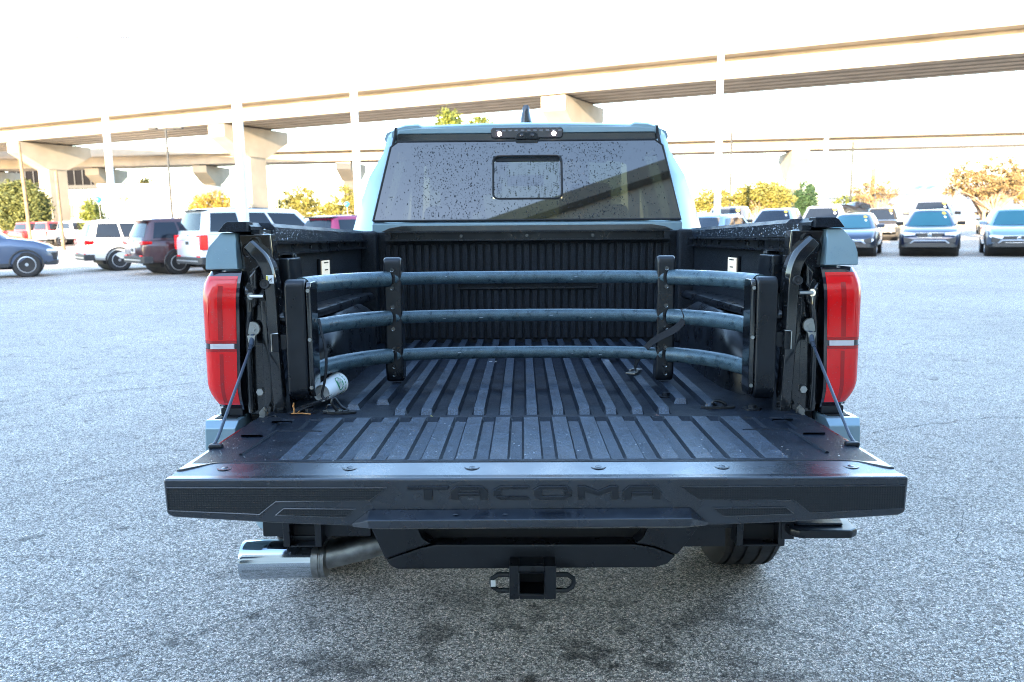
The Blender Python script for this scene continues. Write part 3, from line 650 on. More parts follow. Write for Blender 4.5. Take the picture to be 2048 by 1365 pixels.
for x0, x1 in ((-.705, -.632), (.615, .715)):
    O('tow_bracket', cat(box(x0 - .02, x0, -.045, .02, .478, .58), box(x1, x1 + .02, -.045, .02, .478, .58), box(x0, x1, -.045, .02, .478, .484)), M['black'], T, bevel=.003)
    O('bracket_void', box(x0, x1, -.005, -.0005, .484, .53), M['dark'], T)
hb = O('hitch_receiver', cat(box(-.064, -.036, -.10, .25, .318, .418), box(.036, .070, -.10, .25, .318, .418), box(-.0359, .0359, -.10, .25, .318, .334), box(-.0359, .0359, -.10, .25, .398, .418)), M['black'], T, bevel=.003)
O('receiver_collar', tube([(-.037, -.1005, .333), (.037, -.1005, .333), (.037, -.1005, .399), (-.037, -.1005, .399), (-.037, -.1005, .333)], .004, 6), M['black'], hb)
O('receiver_bore', box(-.0355, .0355, -.02, .0, .3345, .3975), M['dark'], hb)
O('pin_hole', cyl((.004, -.101, .408), (.004, -.098, .408), .008, 18), M['dark'], hb)
for s, c0 in ((-1, -.062), (1, .068)):
    q = [(c0, .382), (c0 + s * .035, .382), (c0 + s * .052, .370), (c0 + s * .054, .358), (c0 + s * .050, .345), (c0 + s * .034, .334), (c0, .334)]
    O('chain_loop', tube([(x, -.075, z) for x, z in q], .0075, 8), M['black'], hb)
O('loop_tag', box(-.118, -.104, -.0835, -.0820, .349, .368), M['white'], hb)
for o_ in [hb]: o_.location.z += .025
O('hitch_beam', box(-.60, .60, .10, .22, .42, .52), M['black'], T)
for s in (-1, 1): O('frame_rail', box(*sorted((s * .48, s * .56)), .1, 5.0, .50, .64), M['dark'], T)
O('axle', cat(cyl((-.80, 1.03, .40), (.80, 1.03, .40), .05, 12), lathe([(-.12, .05), (-.07, .14), (.07, .14), (.12, .05)], 16, 'x') if False else xf(lathe([(-.12, .05), (-.07, .14), (.07, .14), (.12, .05)], 16, 'x'), Matrix.Translation((.1, 1.03, .40)))), M['dark'], T)
O('bed_underside', box(-.80, .80, .05, 1.5, .64, .80), M['dark'], T)
sp = O('spare_tyre', xf(lathe([(-.10, .20), (-.115, .28), (-.10, .35), (-.05, .375), (.05, .375), (.10, .35), (.115, .28), (.10, .20)], 36, 'z'), Matrix.Translation((.05, .62, .50))), M['rubber'], T, smooth=50)
# exhaust
ex = O('exhaust_pipe', tube(spline([(-.66, .058, .405), (-.58, .075, .418), (-.48, .10, .436), (-.38, .16, .45), (-.30, .5, .47)], 6), [.043] * 25, 20), M['steel'], T, smooth=60)
O('exhaust_tip', xf(lathe([(0, .050), (-.004, .0585), (-.012, .060), (-.225, .058), (-.23, .05)][::1], 32, 'x'), Matrix.Translation((-.655, .056, .403)) @ Matrix.Rotation(R(0), 4, 'Z')) if False else cat(
    loft([[(x, y0 + r * math.cos(2 * math.pi * k / 36), z0 + r * math.sin(2 * math.pi * k / 36)) for k in range(36)] for x, y0, z0, r in ((-.80, .037, .408, .053), (-.866, .031, .410, .054), (-.870, .03, .410, .0565), (-.866, .031, .410, .0585), (-.857, .032, .410, .0590), (-.66, .054, .403, .0560))], True, False)), M['chrome'], ex, smooth=60)
O('tip_bore', loft([[(-.80, .037 + .049 * math.cos(2 * math.pi * k / 24), .408 + .049 * math.sin(2 * math.pi * k / 24)) for k in range(24)], [(-.78, .040 + .046 * math.cos(2 * math.pi * k / 24), .4075 + .046 * math.sin(2 * math.pi * k / 24)) for k in range(24)]]), M['dark'], ex)
O('tip_clamp', cat(loft([[(x, .054 + r * math.cos(2 * math.pi * k / 32), z + r * math.sin(2 * math.pi * k / 32)) for k in range(32)] for x, z, r in ((-.661, .403, .0555), (-.660, .403, .0590), (-.640, .404, .0590), (-.639, .404, .0555), (-.634, .404, .0555), (-.632, .404, .0580), (-.622, .405, .0580), (-.620, .405, .044))])), M['steel'], ex, smooth=40)
O('exhaust_hanger', cat(box(-.735, -.62, -.01, .04, .470, .50),), M['black'], ex, bevel=.004)
# bumper step
so = O('corner_step', prism([(.725, .02), (.735, -.085), (.76, -.105), (.90, -.105), (.925, -.085), (.928, .04), (.90, .10), (.74, .10)], .523, .548, 'z'), M['black'], T, bevel=.007)
O('step_tread', prism([(.75, .02), (.76, -.07), (.89, -.07), (.91, .03), (.89, .08), (.76, .08)], .5485, .556, 'z'), M['liner'], so, bevel=.005)
O('step_arm', cat(box(.722, .76, -.05, .08, .50, .60)), M['black'], so, bevel=.004)
# wheels
def tyre_prof(w_, r):
    h = w_ / 2; out = [(-h * .8, r * .60), (-h * .98, r * .72), (-h, r * .82), (-h * .93, r * .93), (-h * .80, r * .985)]
    for a in (-.62, -.22, .22, .62):
        out += [(h * (a - .055), r), (h * (a - .045), r - .009), (h * (a + .045), r - .009), (h * (a + .055), r)]
    return out + [(h * .80, r * .985), (h * .93, r * .93), (h, r * .82), (h * .98, r * .72), (h * .8, r * .60)]
def sipes(w_, r, n):
    v = []; f = []
    for k in range(n):
        a = 2 * math.pi * k / n
        for x0, x1, da in ((-.43, -.33, .03), (-.28, -.14, -.02), (-.07, .07, .02), (.14, .28, -.02), (.33, .43, .03)):
            i = len(v)
            for x, aa in ((x0, a), (x1, a + da)):
                for d in (-.004, .004): v.append((x * w_, (r + .0006) * math.cos(aa + d), (r + .0006) * math.sin(aa + d)))
            f.append((i, i + 1, i + 3, i + 2))
    return v, f
for s in (-1, 1):
    for y, z, zr in ((1.03, .40, .47), (4.38, .485, .50)):
        O('wheel_flare', loft([[(s * x, y + r_ * math.cos(R(a)), z + r_ * math.sin(R(a))) for x, r_ in ((.88, zr), (1.0, zr), (1.006, zr + .02), (.985, zr + .05), (.90, zr + .085))] for a in range(-8, 189, 7)]), M['paint'], T, bevel=0, smooth=50)
    for y, z in ((1.03, .40), (4.38, .485)):
        wh = O('wheel', xf(lathe(tyre_prof(.255, .40), 56, 'x'), Matrix.Translation((s * .865, y, z))), M['rubber'], T, smooth=28)
        O('rim', xf(cat(lathe([(s * -.09, .245), (s * .06, .245), (s * .09, .235), (s * .085, .21), (s * .05, .05), (s * .07, .03), (s * .07, 0)], 24, 'x')), Matrix.Translation((s * .865, y, z))), M['steel'], wh)
        O('tread_sipes', xf(sipes(.255, .40, 46), Matrix.Translation((s * .865, y, z))), M['dark'], wh, smooth=0)
# --- water beads ('stuff' parts)
def drops(parent, n, fn, r0, r1, name='water_drops', seed=1, aspect=1.0, mat='water'):
    rg_ = random.Random(seed); V = []; F = []
    for _ in range(n):
        p, nn, tdir = fn(rg_.random(), rg_.random()); p = Vector(p); nn = Vector(nn).normalized(); a = Vector(tdir); a = (a - nn * a.dot(nn)).normalized(); b = nn.cross(a)
        r = r0 + (r1 - r0) * rg_.random() ** 3; ra = r * (1 + rg_.random() * .5) * aspect; h = r * .55; i = len(V)
        for rr_, hh in ((1, -.02), (.8, .62)):
            for k in range(6):
                t_ = k * math.pi / 3; V.append(tuple(p + a * (ra * rr_ * math.cos(t_)) + b * (r * rr_ * math.sin(t_)) + nn * (h * hh)))
        V.append(tuple(p + nn * h))
        for k in range(6):
            k2 = (k + 1) % 6; F.append((i + k, i + k2, i + 6 + k2, i + 6 + k)); F.append((i + 6 + k, i + 6 + k2, i + 12))
        F.append(tuple(range(i + 5, i - 1, -1)))
    o = O(name, (V, F), M[mat], parent, smooth=80); o['kind'] = 'stuff'
def on_glass(u, v):
    t = .02 + .95 * v; x = (2 * u - 1) * (gw(t) - .02)
    if rnd.random() < .75: x = .30 * math.copysign(abs(2 * u - 1) ** .8, 2 * u - 1) * 1.7 - .04
    return gp(x, t, .0012), (0, -.91, .41), (0, .41, .91)
drops(rg, 3000, on_glass, .0011, .0029, seed=3, aspect=1.25, mat='water_glass')
drops(shell, 900, lambda u, v: ((-.77 + 1.54 * u, -.52 + .45 * v, .8716), (0, 0, 1), (1, 0, 0)), .0006, .0016, seed=4)
drops(shell, 200, lambda u, v: ((-.78 + 1.56 * u, -.625 + .09 * v, .8646), (0, 0, 1), (1, 0, 0)), .0006, .0020, seed=5)
drops(shell, 70, lambda u, v: ((-.78 + 1.56 * u, -.6325, .775 + .085 * v), (0, -1, 0), (1, 0, 0)), .0007, .0022, seed=6)
drops(shell, 16, lambda u, v: ((-.30 + .56 * u, -.6376, LZ + (LH * .08 if v < .6 else LH * .46)), (0, -1, 0), (1, 0, 0)), .0010, .0022, seed=16, aspect=1.8)
for s in (-1, 1):
    drops(T, 420, lambda u, v: ((s * .7645, .03 + 1.5 * u, 1.37 + .035 * v), (-s, 0, .1), (0, 1, 0)), .0009, .0024, seed=7 + s)
    drops(T, 90, lambda u, v: ((s * (.84 + .07 * u), -.0102, 1.29 + .055 * v), (0, -1, 0), (1, 0, 0)), .0008, .0020, seed=10 + s)
    drops(T, 300, lambda u, v: ((s * (.838 + .068 * u), -.0275, .93 + .31 * v), (0, -1, 0), (1, 0, 0)), .0007, .0020, seed=13 + s)
    drops(T, 260, lambda u, v: ((s * (.705 + .11 * u), -.016 + .02 * u, .9 + .45 * v), (0, -1, 0), (1, 0, 0)), .0007, .0018, seed=23 + s)
drops(T, 240, lambda u, v: ((-.46 + .93 * u, -.0352, .41 + .07 * v), (0, -1, 0), (1, 0, 0)), .0006, .0014, seed=33)
# ================================================================ THINGS LYING IN THE BED
TM = Matrix.Translation(truck.location) @ Euler(truck.rotation_euler, 'YXZ').to_matrix().to_4x4()
class Bed:
    """a thing that stands in the truck bed; its parts are given in truck coordinates"""
    def __init__(s, name, label, cat_, base):
        s.base = Vector(base); s.t = thing(name, label, cat_); s.t.rotation_mode = 'YXZ'
        s.t.location = TM @ s.base; s.t.rotation_euler = truck.rotation_euler
    def part(s, name, vf, mat, parent=None, **k):
        return O(name, shift(vf, -s.base), mat, parent or s.t, **k)
E_ = Bed('bed_extender', 'grey three tube bed extender swung into the truck bed between black uprights', 'bed extender', (0, .25, .886))
def tubepath(z):
    half = [(.660, .028), (.648, .10), (.615, .20), (.560, .29), (.49, .355), (.40, .40), (.25, .432), (0, .445)]
    pts = [(-x, y, z) for x, y in half] + [(x, y, z) for x, y in half[-2::-1]]
    return spline(pts, 6)
for z in (1.238, 1.1085, .981):
    tp_ = tubepath(z); tb = E_.part('tube', tube([p for p in tp_ if abs(p[0]) < .46], .0212, 16), M['tube'], smooth=60)
    for s in (-1, 1): E_.part('outer_tube', tube([p for p in tp_ if s * p[0] > .452], .0255, 16), M['tube'], tb, smooth=60)
    drops_p = tubepath(z)
    for sv_ in ([tube([(x, .445 - .10 * abs(x) ** 1.2 * 1.1 - .0222, z + dz), (x + ln, .445 - .10 * abs(x + ln) ** 1.2 * 1.1 - .0222, z + dz + .0004)], .0007, 4) for x, ln, dz in [(rnd.uniform(-.3, .25), rnd.uniform(.004, .012), rnd.uniform(-.008, .006)) for _ in range(4)]]): E_.part('scratch', sv_, M['zinc'], tb)
for s in (-1, 1):
    for zc in (1.238, 1.1085, .981):
        pass
    cx = s * .4525
    prof = [(.372, .905), (.366, .93), (.366, 1.285), (.372, 1.304), (.385, 1.309), (.425, 1.305), (.434, 1.29), (.434, .91), (.425, .892), (.385, .890)]
    up = E_.part('upright', prism(prof, cx - .030, cx + .030, 'x'), M['black'], bevel=.010, seg=4)
    for z in (1.268, 1.208, 1.145, 1.072, 1.005, .945, .918):
        E_.part('hole_rim', shift(lathe([(-.0015, .0045), (-.0015, .0068), (.0005, .0075), (.002, .0045)], 14, 'y'), (cx, .3655, z)), M['blackgloss'], up)
        E_.part('hole', cyl((cx, .3652, z), (cx, .3660, z), .0046, 12), M['dark'], up)
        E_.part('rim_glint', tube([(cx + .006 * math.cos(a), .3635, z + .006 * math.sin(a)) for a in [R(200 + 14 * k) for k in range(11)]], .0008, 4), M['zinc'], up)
    E_.part('slot', box(cx - .005, cx + .005, .3648, .3662, 1.222, 1.246), M['dark'], up)
    # swing-out end plates
    xa, xb = s * .642, s * .702
    ep = E_.part('end_plate', prism([(-.010, .925), (-.012, .94), (-.012, 1.235), (-.006, 1.252), (.008, 1.258), (.05, 1.256), (.06, 1.24), (.06, .93), (.05, .905), (.008, .905)], *sorted((xa, xb)), 'x'), M['black'], bevel=.008, seg=3)
    E_.part('plate_inner', prism([(-.004, .935), (-.004, 1.235), (.004, 1.25), (.065, 1.25), (.07, 1.24), (.07, .93), (.06, .915), (.01, .915)], *sorted((s * .626, s * .6415)), 'x'), M['blackgloss'], ep, bevel=.004)
    for z in (1.226, 1.085, .945):
        E_.part('plate_screw', cyl((s * .634, -.004, z), (s * .634, -.0075, z), .0055, 10), M['zinc'], ep)
    E_.part('latch', cat(box(*sorted((s * .703, s * .728)), .0, .03, 1.055, 1.10), box(*sorted((s * .722, s * .740)), -.012, .02, 1.05, 1.105)), M['black'], ep, bevel=.003)
    E_.part('latch_edge', tube([(s * .742, -.013, 1.052), (s * .742, -.013, 1.103), (s * .722, -.013, 1.105)], .0018, 6), M['zinc'], ep)

C_u = Bed('paper_cup', 'white paper cup with green print lying on its side in the truck bed', 'cup', (-.61, .17, .886))
b0 = Vector((-.628, .078, .9125)); b1 = Vector((-.607, .205, .9195)); ax = (b1 - b0).normalized()
q = ax.to_track_quat('Z', 'X').to_matrix().to_4x4(); q.translation = b0; Lc = (b1 - b0).length
def cupr(t): return .0262 + (.0335 - .0262) * t / Lc
C_u.part('cup_wall', xf(lathe([(.003, 0), (.003, .0215), (0, .0242), (0, .0265), (.004, .0268), (Lc - .006, cupr(Lc) - .0003), (Lc - .005, cupr(Lc) + .0015), (Lc, cupr(Lc) + .0015), (Lc, cupr(Lc) - .0015), (Lc - .02, .029), (Lc - .02, 0)], 36, 'z'), q), M['white'], smooth=40)
C_u.part('base_emboss', xf(cat(*[tube([(x - .003, y, .0028), (x, y + .0025, .0026), (x + .003, y, .0028)], .0006, 4) for x, y in ((-.010, -.004), (.004, .008), (.008, -.009), (-.003, -.012), (-.008, .009))]), q), M['white'])
def cp(t, a, d=.0004): return q @ Vector(((cupr(t) + .0006 + d) * math.cos(a), (cupr(t) + .0006 + d) * math.sin(a), t))
def cpatch(t0, t1, a0, a1, d=.0004, n=8): return grid(lambda u, v: tuple(cp(t0 + (t1 - t0) * v, a0 + (a1 - a0) * u, d)), n, 4)
# angle that faces camera and right on the cup
def facing(v):
    l = q.to_3x3().inverted() @ Vector(v); return math.atan2(l.y, l.x)
aC = facing((.75, -.5, .35))
pr = []
rad = .020
tc_ = Lc * .62
disc = [tuple(cp(tc_, aC, .0004))] + [tuple(cp(tc_ + rad * math.cos(k * math.pi / 12), aC + rad * math.sin(k * math.pi / 12) / .028, .0004)) for k in range(24)]
C_u.part('green_roundel', (disc, [(0, 1 + k, 1 + (k + 1) % 24) for k in range(24)]), M['green'])
C_u.part('roundel_waves', cat(*[tube([tuple(cp(tc_ + rad * (dt + .14 * math.sin(j * 1.5)), aC + rad * (-.6 + .24 * j) / .028, .001)) for j in range(6)], .0011, 4) for dt in (-.45, -.1, .25, .55)]), M['white'])
C_u.part('print_mark', cat(cpatch(Lc * .70, Lc * .80, aC + 1.15, aC + 1.38), cpatch(Lc * .70, Lc * .80, aC + 1.45, aC + 1.60), *[cpatch(Lc * .86, Lc * .89, aC - .8 + .3 * k, aC - .62 + .3 * k, n=3) for k in range(8)]), M['green'])

S1 = Bed('tie_strap', 'black webbing strap looped over the middle tube beside the right upright', 'strap', (.45, .36, .886))
loop = spline([(.512, .375, 1.085), (.510, .318, 1.108), (.508, .330, 1.128), (.506, .352, 1.134), (.500, .372, 1.128)], 6)
S1.part('strap_loop', ribbon(loop, (1, .25, .1), .022, .0018), M['webbing'])
tail = spline([(.506, .322, 1.118), (.495, .315, 1.092), (.470, .322, 1.068), (.435, .345, 1.045), (.405, .375, 1.018), (.385, .41, .985), (.37, .46, .94), (.375, .52, .903)], 6)
S1.part('strap_tail', ribbon(tail, [(.35 - .25 * min(1, i / 30), -.45, -.85 + .5 * min(1, i / 40)) for i in range(len(tail))], .024, .0018), M['webbing'])
S1.part('buckle', xf(cat(box(-.018, .018, -.025, .025, 0, .006), box(-.018, -.010, .0, .03, .0065, .014), box(.010, .018, 0, .03, .0065, .014), cyl((-.02, .028, .012), (.02, .028, .012), .003, 8)), Matrix.Translation((.37, .53, .889)) @ Matrix.Rotation(R(-35), 4, 'Z')), M['steel'], bevel=.001)
S2 = Bed('tie_strap', 'black ribbed strap hanging from the left end plate onto the bed corner', 'strap', (-.64, .03, .872))
hang = spline([(-.620, .05, 1.14), (-.612, .045, 1.10), (-.602, .04, 1.06), (-.600, .04, 1.01), (-.606, .04, .96), (-.615, .035, .915), (-.60, .03, .90)], 6)
S2.part('strap_hanging', ribbon(hang, (.35, 1, 0), .012, .002), M['webbing'])
lay = spline([(-.605, .05, .905), (-.625, .02, .897), (-.66, .0, .885), (-.69, -.01, .878)], 6)
S2.part('strap_coil', ribbon(lay, (.5, .8, .25), .042, .002), M['webbing'])
for k in range(7):
    S2.part('strap_rib', tube([(-.612 - .011 * k, -.002 + .0 * k, .9045 - .0032 * k), (-.596 - .011 * k, .036, .9075 - .0030 * k)], .0016, 5), M['webbing'])
S2.part('strap_buckle', cat(prism([(-.600, -.022), (-.565, -.026), (-.545, -.012), (-.552, .006), (-.59, .008), (-.607, -.004)], .8712, .878, 'z'), tube([(-.595, -.008, .882), (-.585, -.015, .896), (-.57, -.012, .894), (-.56, -.002, .88)], .003, 6)), M['blackgloss'], bevel=.0015)
tw_ = Bed('twig', 'short orange brown twig lying at the left end of the bed floor', 'twig', (-.67, -.03, .872))
tw_.part('stem', tube(spline([(-.69, -.028, .8735), (-.672, -.031, .875), (-.655, -.029, .8745), (-.632, -.034, .8735)], 4), .0019, 6), M['twig'])
tw_.part('side_shoot', tube([(-.672, -.031, .875), (-.666, -.026, .8815)], .0013, 5), M['twig'])
tw2 = Bed('twig', 'curled orange leaf stem standing against the left black strap', 'twig', (-.69, .0, .874))
tw2.part('stem', tube(spline([(-.684, -.022, .874), (-.6835, -.02, .884), (-.686, -.018, .893), (-.684, -.017, .903)], 4), [.003, .0027, .0025, .002] * 3 + [.0015], 6), M['twig'])
sc1 = Bed('paper_scrap', 'crumpled white scrap behind the lowest tube near the right upright', 'scrap', (.33, .93, .888))
xs_ = [.265 + .0122 * k for k in range(9)]
sc1.part('scrap_sheet', grid(lambda u, v: (.262 + .10 * u, .90 + .06 * v, .890 + .016 * v + .008 * math.sin(9 * u + 2 * v) * (.4 + v) + .010 * u), 10, 4), M['white'], smooth=20)
sc2_ = Bed('paper_scrap', 'tiny pale scrap in a floor groove behind the middle of the bed', 'scrap', (-.135, .83, .886))
sc2_.part('scrap_sheet', grid(lambda u, v: (-.155 + .030 * u, .83 + .008 * v + .003 * math.sin(7 * u), .8862 + .002 * math.sin(8 * u)), 8, 2), M['white'])
sc3_ = Bed('leaf_flake', 'pale yellow leaf flake on the seam between bed floor and tailgate', 'leaf', (-.28, -.066, .8735))
sc3_.part('blade', grid(lambda u, v: (-.2835 + .006 * u, -.070 + .006 * v, .8735 + .001 * math.sin(5 * u)), 3, 3), M['yellow'])
sc4_ = Bed('leaf_flake', 'pinkish leaf flake on the seam at the right of the tailgate', 'leaf', (.36, -.066, .8735))
sc4_.part('blade', grid(lambda u, v: (.352 + .008 * u, -.070 + .005 * v, .8735 + .001 * math.sin(5 * u)), 3, 3), P('pink_leaf', (.55, .28, .22), .6))
for n, x, y in (('fallen leaf on the asphalt to the right behind the truck', .56, 1.83), ('small fallen leaf on the asphalt left of the hitch', -.29, 1.68)):
    lf = O('fallen_leaf', grid(lambda u, v: (x + .014 * (u - .5), y + .010 * (v - .5) * math.sin(math.pi * (.1 + .8 * u)), .006 + .003 * math.sin(4 * u + v)), 5, 3), M['twig']); tag(lf, 'orange brown ' + n, 'leaf')
# ================================================================ SURROUNDINGS
CAMRC = cam.matrix_basis.to_3x3()
def at(px, py, d):
    """point at world y = d seen at pixel px,py of the 2048 px wide photograph"""
    v = CAMRC @ Vector(((px - 1024) / 1604, (682.5 - py) / 1604, -1)); t = d / v.y
    return Vector(cam.location) + v * t
M['concrete'] = P('pale_concrete', (.28, .25, .205), .85, var=.14, varscale=.6, bump=(6, .3, 'noise'))
M['concrete2'] = P('grey_concrete', (.33, .31, .28), .85, var=.15, varscale=.4)
M['stucco'] = P('stucco_wall', (.52, .50, .46), .9, var=.1, varscale=.5)
M['whitewall'] = P('white_painted_wall', (.72, .71, .68), .8, var=.05, varscale=.4)
M['polewhite'] = P('white_painted_steel', (.62, .64, .66), .45, var=.06, varscale=2)
M['polegrey'] = P('weathered_grey_steel', (.03, .034, .038), .6, spec=.2)
M['wood'] = P('weathered_wood', (.19, .135, .085), .9, spec=.1, var=.25, varscale=4)
M['winglass'] = P('dark_window_glass', (.012, .017, .026), .06, spec=.45)
M['tealglass'] = P('green_sky_tinted_windscreen', (.006, .085, .115), .06, 0, .6)  # teal base: green tint plus sky reflection put into the colour
M['metalwall'] = P('shade_blue_metal_cladding', (.26, .31, .40), .6)  # blue of the shaded warehouse wall put into the base colour
M['blackfence'] = P('dark_grey_panel', (.006, .0065, .008), .8, spec=.05)
# ---- sales building behind the camera: its shadow lies over the car park
bt = Vector((.913, .407, 0)); bn = Vector((-.407, .913, 0))
def bpt(t, n, z): 
    p = bt * t + bn * n; return (p.x, p.y, z)
sb = thing('sales_building', 'tall plain stucco building behind the photographer that shades the car park', 'building', bpt(-30, -16, 0))
BH = 10.7
def bbox(t0, t1, n0, n1, z0, z1):
    v = [bpt(t, n, z) for t in (t0, t1) for n in (n0, n1) for z in (z0, z1)]
    o = Vector(bpt(-30, -16, 0)); return [tuple(Vector(p) - o) for p in v], box(0, 1, 0, 1, 0, 1)[1]
O('wall', bbox(-110, 24, -30, -5.8, 0, BH), M['stucco'], sb)
O('roof_coping', bbox(-110.3, 24.3, -30.3, -5.6, BH, BH + .35), M['concrete2'], sb)
for k in range(12):
    t0 = -100 + 10 * k
    for z0, z1 in ((.5, 3.6), (5.5, 8)):
        wn = O('window', bbox(t0, t0 + 5, -5.82, -5.7, z0, z1), M['polegrey'], sb); O('pane', bbox(t0 + .1, t0 + 4.9, -5.7, -5.68, z0 + .1, z1 - .1), M['winglass'], wn)
# ---- overpasses
def overpass(name, label, p0, u, n, zb, gh, width, ng, s0, s1):
    org = Vector((p0[0], p0[1], 0)); u = Vector((u[0], u[1], 0)).normalized(); n = Vector((n[0], n[1], 0)).normalized()
    t = thing(name, label, 'overpass', org)
    def strip(prof):  # profile (offset along n, z) swept along u
        return loft([[tuple(u * s + n * a + Vector((0, 0, z))) for a, z in prof] for s in (s0, (s0 + s1) / 2, s1)])
    gw_ = width / ng
    for k in range(ng):
        a = k * gw_
        O('girder', strip([(a + .30, zb), (a + gw_ - .30, zb), (a + gw_ - .08, zb + gh), (a + .08, zb + gh)] if k else [(a, zb), (a + gw_ - .30, zb), (a + gw_ - .02, zb + gh), (a - .05, zb + gh)]), M['concrete'], t, smooth=0)
    O('deck', strip([(-1.35, zb + gh + .02), (width + 1.2, zb + gh + .02), (width + 1.2, zb + gh + .24), (-1.35, zb + gh + .24)]), M['concrete'], t, smooth=0)
    for a in (-1.38, width + .9):
        O('parapet', strip([(a, zb + gh + .1), (a + .02, zb + gh + .1), (a + .35, zb + gh + .25), (a + .28, zb + gh + 1.05), (a, zb + gh + 1.05)][0:5]), M['concrete'], t, smooth=0)
    return t, u, n
ov1, u1, n1 = overpass('overpass', 'near concrete overpass with ribbed underside rising to the right', (.27, 64.8), (.901, -.434), (.434, .901), 11.0, 1.38, 7.4, 5, -130, 110)
for k in range(2):
    O('handrail', tube([tuple(u1 * s + n1 * -1.25 + Vector((0, 0, 13.75 + .38 * k))) for s in (-5, 50, 110)], .03, 5), M['polegrey'], ov1)
ov2, u2, n2 = overpass('overpass', 'farther thin concrete overpass crossing behind the near one', (0, 103.3), (.991, -.132), (.132, .991), 9.5, 1.2, 5.2, 4, -150, 150)
def pier(label, c, u, n, zt, half, hh, ch, cw, group='bridge piers'):
    t = thing('bridge_pier', label, 'pier', (c[0], c[1], 0), (0, 0, 0), group)
    u = Vector((u[0], u[1], 0)); n = Vector((n[0], n[1], 0))
    prof = [(-half, zt), (-half, zt - hh), (-cw / 2, zt - ch), (cw / 2, zt - ch), (half, zt - hh), (half, zt)]
    O('pier_cap', loft([[tuple(u * s + n * a + Vector((0, 0, z))) for a, z in prof] for s in (-1.0, 1.0)]), M['concrete'], t, smooth=0)
    O('column', loft([[tuple(u * sx + n * a + Vector((0, 0, z))) for sx, a in ((-.9, -cw / 2 + .2), (-.7, -cw / 2 + .01), (.7, -cw / 2 + .01), (.9, -cw / 2 + .2), (.9, cw / 2 - .2), (.7, cw / 2 - .01), (-.7, cw / 2 - .01), (-.9, cw / 2 - .2))] for z in (0, zt - ch)]), M['concrete'], t, smooth=0)
    for k in range(4):
        a = -half + .9 + k * (2 * half - 1.8) / 3
        O('bearing', shift(box(-.3, .3, -.3, .3, 0, .14), (n.x * a, n.y * a, zt)), M['dark'], t)
pier('hammerhead pier of the near overpass rising behind the cab roof', (5.3, 67.2), u1, n1, 10.86, 4.4, 1.1, 2.8, 2.6)
pier('hammerhead pier of the near overpass behind the wide white pole', (-25.8, 82), u1, n1, 10.86, 4.4, 1.1, 2.8, 2.6)
pier('hammerhead pier of the near overpass at far left behind the wooden pole', (-53, 95), u1, n1, 10.86, 4.4, 1.1, 2.8, 2.6)
pier('pier of the thin far overpass under which balloons float', (-56.3, 114.5), u2, n2, 9.36, 3.3, .9, 2.3, 2.0)
pier('pier of the thin far overpass left of the wide white pole', (-40.9, 112.4), u2, n2, 9.36, 3.3, .9, 2.3, 2.0)
pier('pier of the thin far overpass just left of the cab', (-21.2, 109.8), u2, n2, 9.36, 3.3, .9, 2.3, 2.0)
pier('pier of the thin far overpass beside the dark green tree', (35.4, 102.2), u2, n2, 9.36, 4.2, .9, 3.2, 2.0)
pier('pier of the thin far overpass at the left edge behind the olive tree', (-73, 116.8), u2, n2, 9.36, 3.3, .9, 2.3, 2.0)
# dark fenced walkway far left
a = at(20, 372, 140); b = at(232, 372, 140)
wk = thing('walkway_bridge', 'dark fenced walkway bridge far off between the left overpass piers', 'bridge', (a.x, 140, 0))
O('deck_beam', box(0, b.x - a.x, 0, 3, 8.0, 8.6), M['polegrey'], wk); O('screen_panel', box(0, b.x - a.x, .1, .16, 8.6, 11.2), M['blackfence'], wk)
for k in range(14): O('post', box((b.x - a.x) * k / 13 - .08, (b.x - a.x) * k / 13 + .08, -.05, .09, 8.6, 11.5), M['polegrey'], wk)
for k in (1, 6, 12): O('support', box((b.x - a.x) * k / 13 - .5, (b.x - a.x) * k / 13 + .5, 1, 2, 0, 8), M['concrete'], wk)
# ---- poles
def pole(name, label, px, d, r, h, mat, top=None, lean=0, group=None, base_h=.6):
    x = at(px, 440, d).x
    t = thing(name, label, 'pole', (x, d, 0), (0, R(lean), 0), group)
    O('shaft', tube([(0, 0, 0), (0, 0, h)], [r, r * .86], 14), mat, t)
    if base_h: O('base', cyl((0, 0, 0), (0, 0, base_h), r * 1.9, 14), M['concrete2'], t)
    if top == 'heads':
        for s in (-1, 1):
            O('arm', tube([(0, 0, h - .1), (s * .7, 0, h)], .04, 6), mat, t); O('lamp_head', box(*sorted((s * .6, s * 1.2)), -.2, .2, h - .02, h + .12), mat, t, bevel=.03)
    if top == 'box': O('junction_box', box(.1, .34, -.16, .1, 4.2, 4.75), M['polegrey'], t, bevel=.02)
    return t
G = 'white light poles in the car park'
pole('light_pole', 'widest white light pole beside the white suv', 488, 20, .125, 10, M['polewhite'], 'heads', group=G)
pole('light_pole', 'white light pole just left of the pickup cab', 718, 30, .14, 10.5, M['polewhite'], 'heads', group=G)
pole('light_pole', 'tall white light pole just right of the pickup cab', 1434, 28, .12, 10.5, M['polewhite'], 'heads', group=G)
pole('light_pole', 'white light pole above the white and maroon suvs', 228, 32, .14, 8.6, M['polewhite'], 'heads', group=G)
pole('light_pole', 'slim white light pole right of the dark green tree', 1646, 42, .13, 5.9, M['polewhite'], 'heads', group=G)
pole('utility_pole', 'leaning brown wooden pole before the far left pier', 122, 52, .11, 5.0, M['wood'], lean=-.5, base_h=0)
pole('utility_pole', 'leaning brown wooden pole above the olive tree at far left', 58, 54, .12, 7.0, M['wood'], lean=-1.5, base_h=0)
pole('lamp_post', 'thin pale lamp post with a small floodlight under the near overpass', 345, 58, .09, 8.2, M['polegrey'], 'heads', base_h=.3)
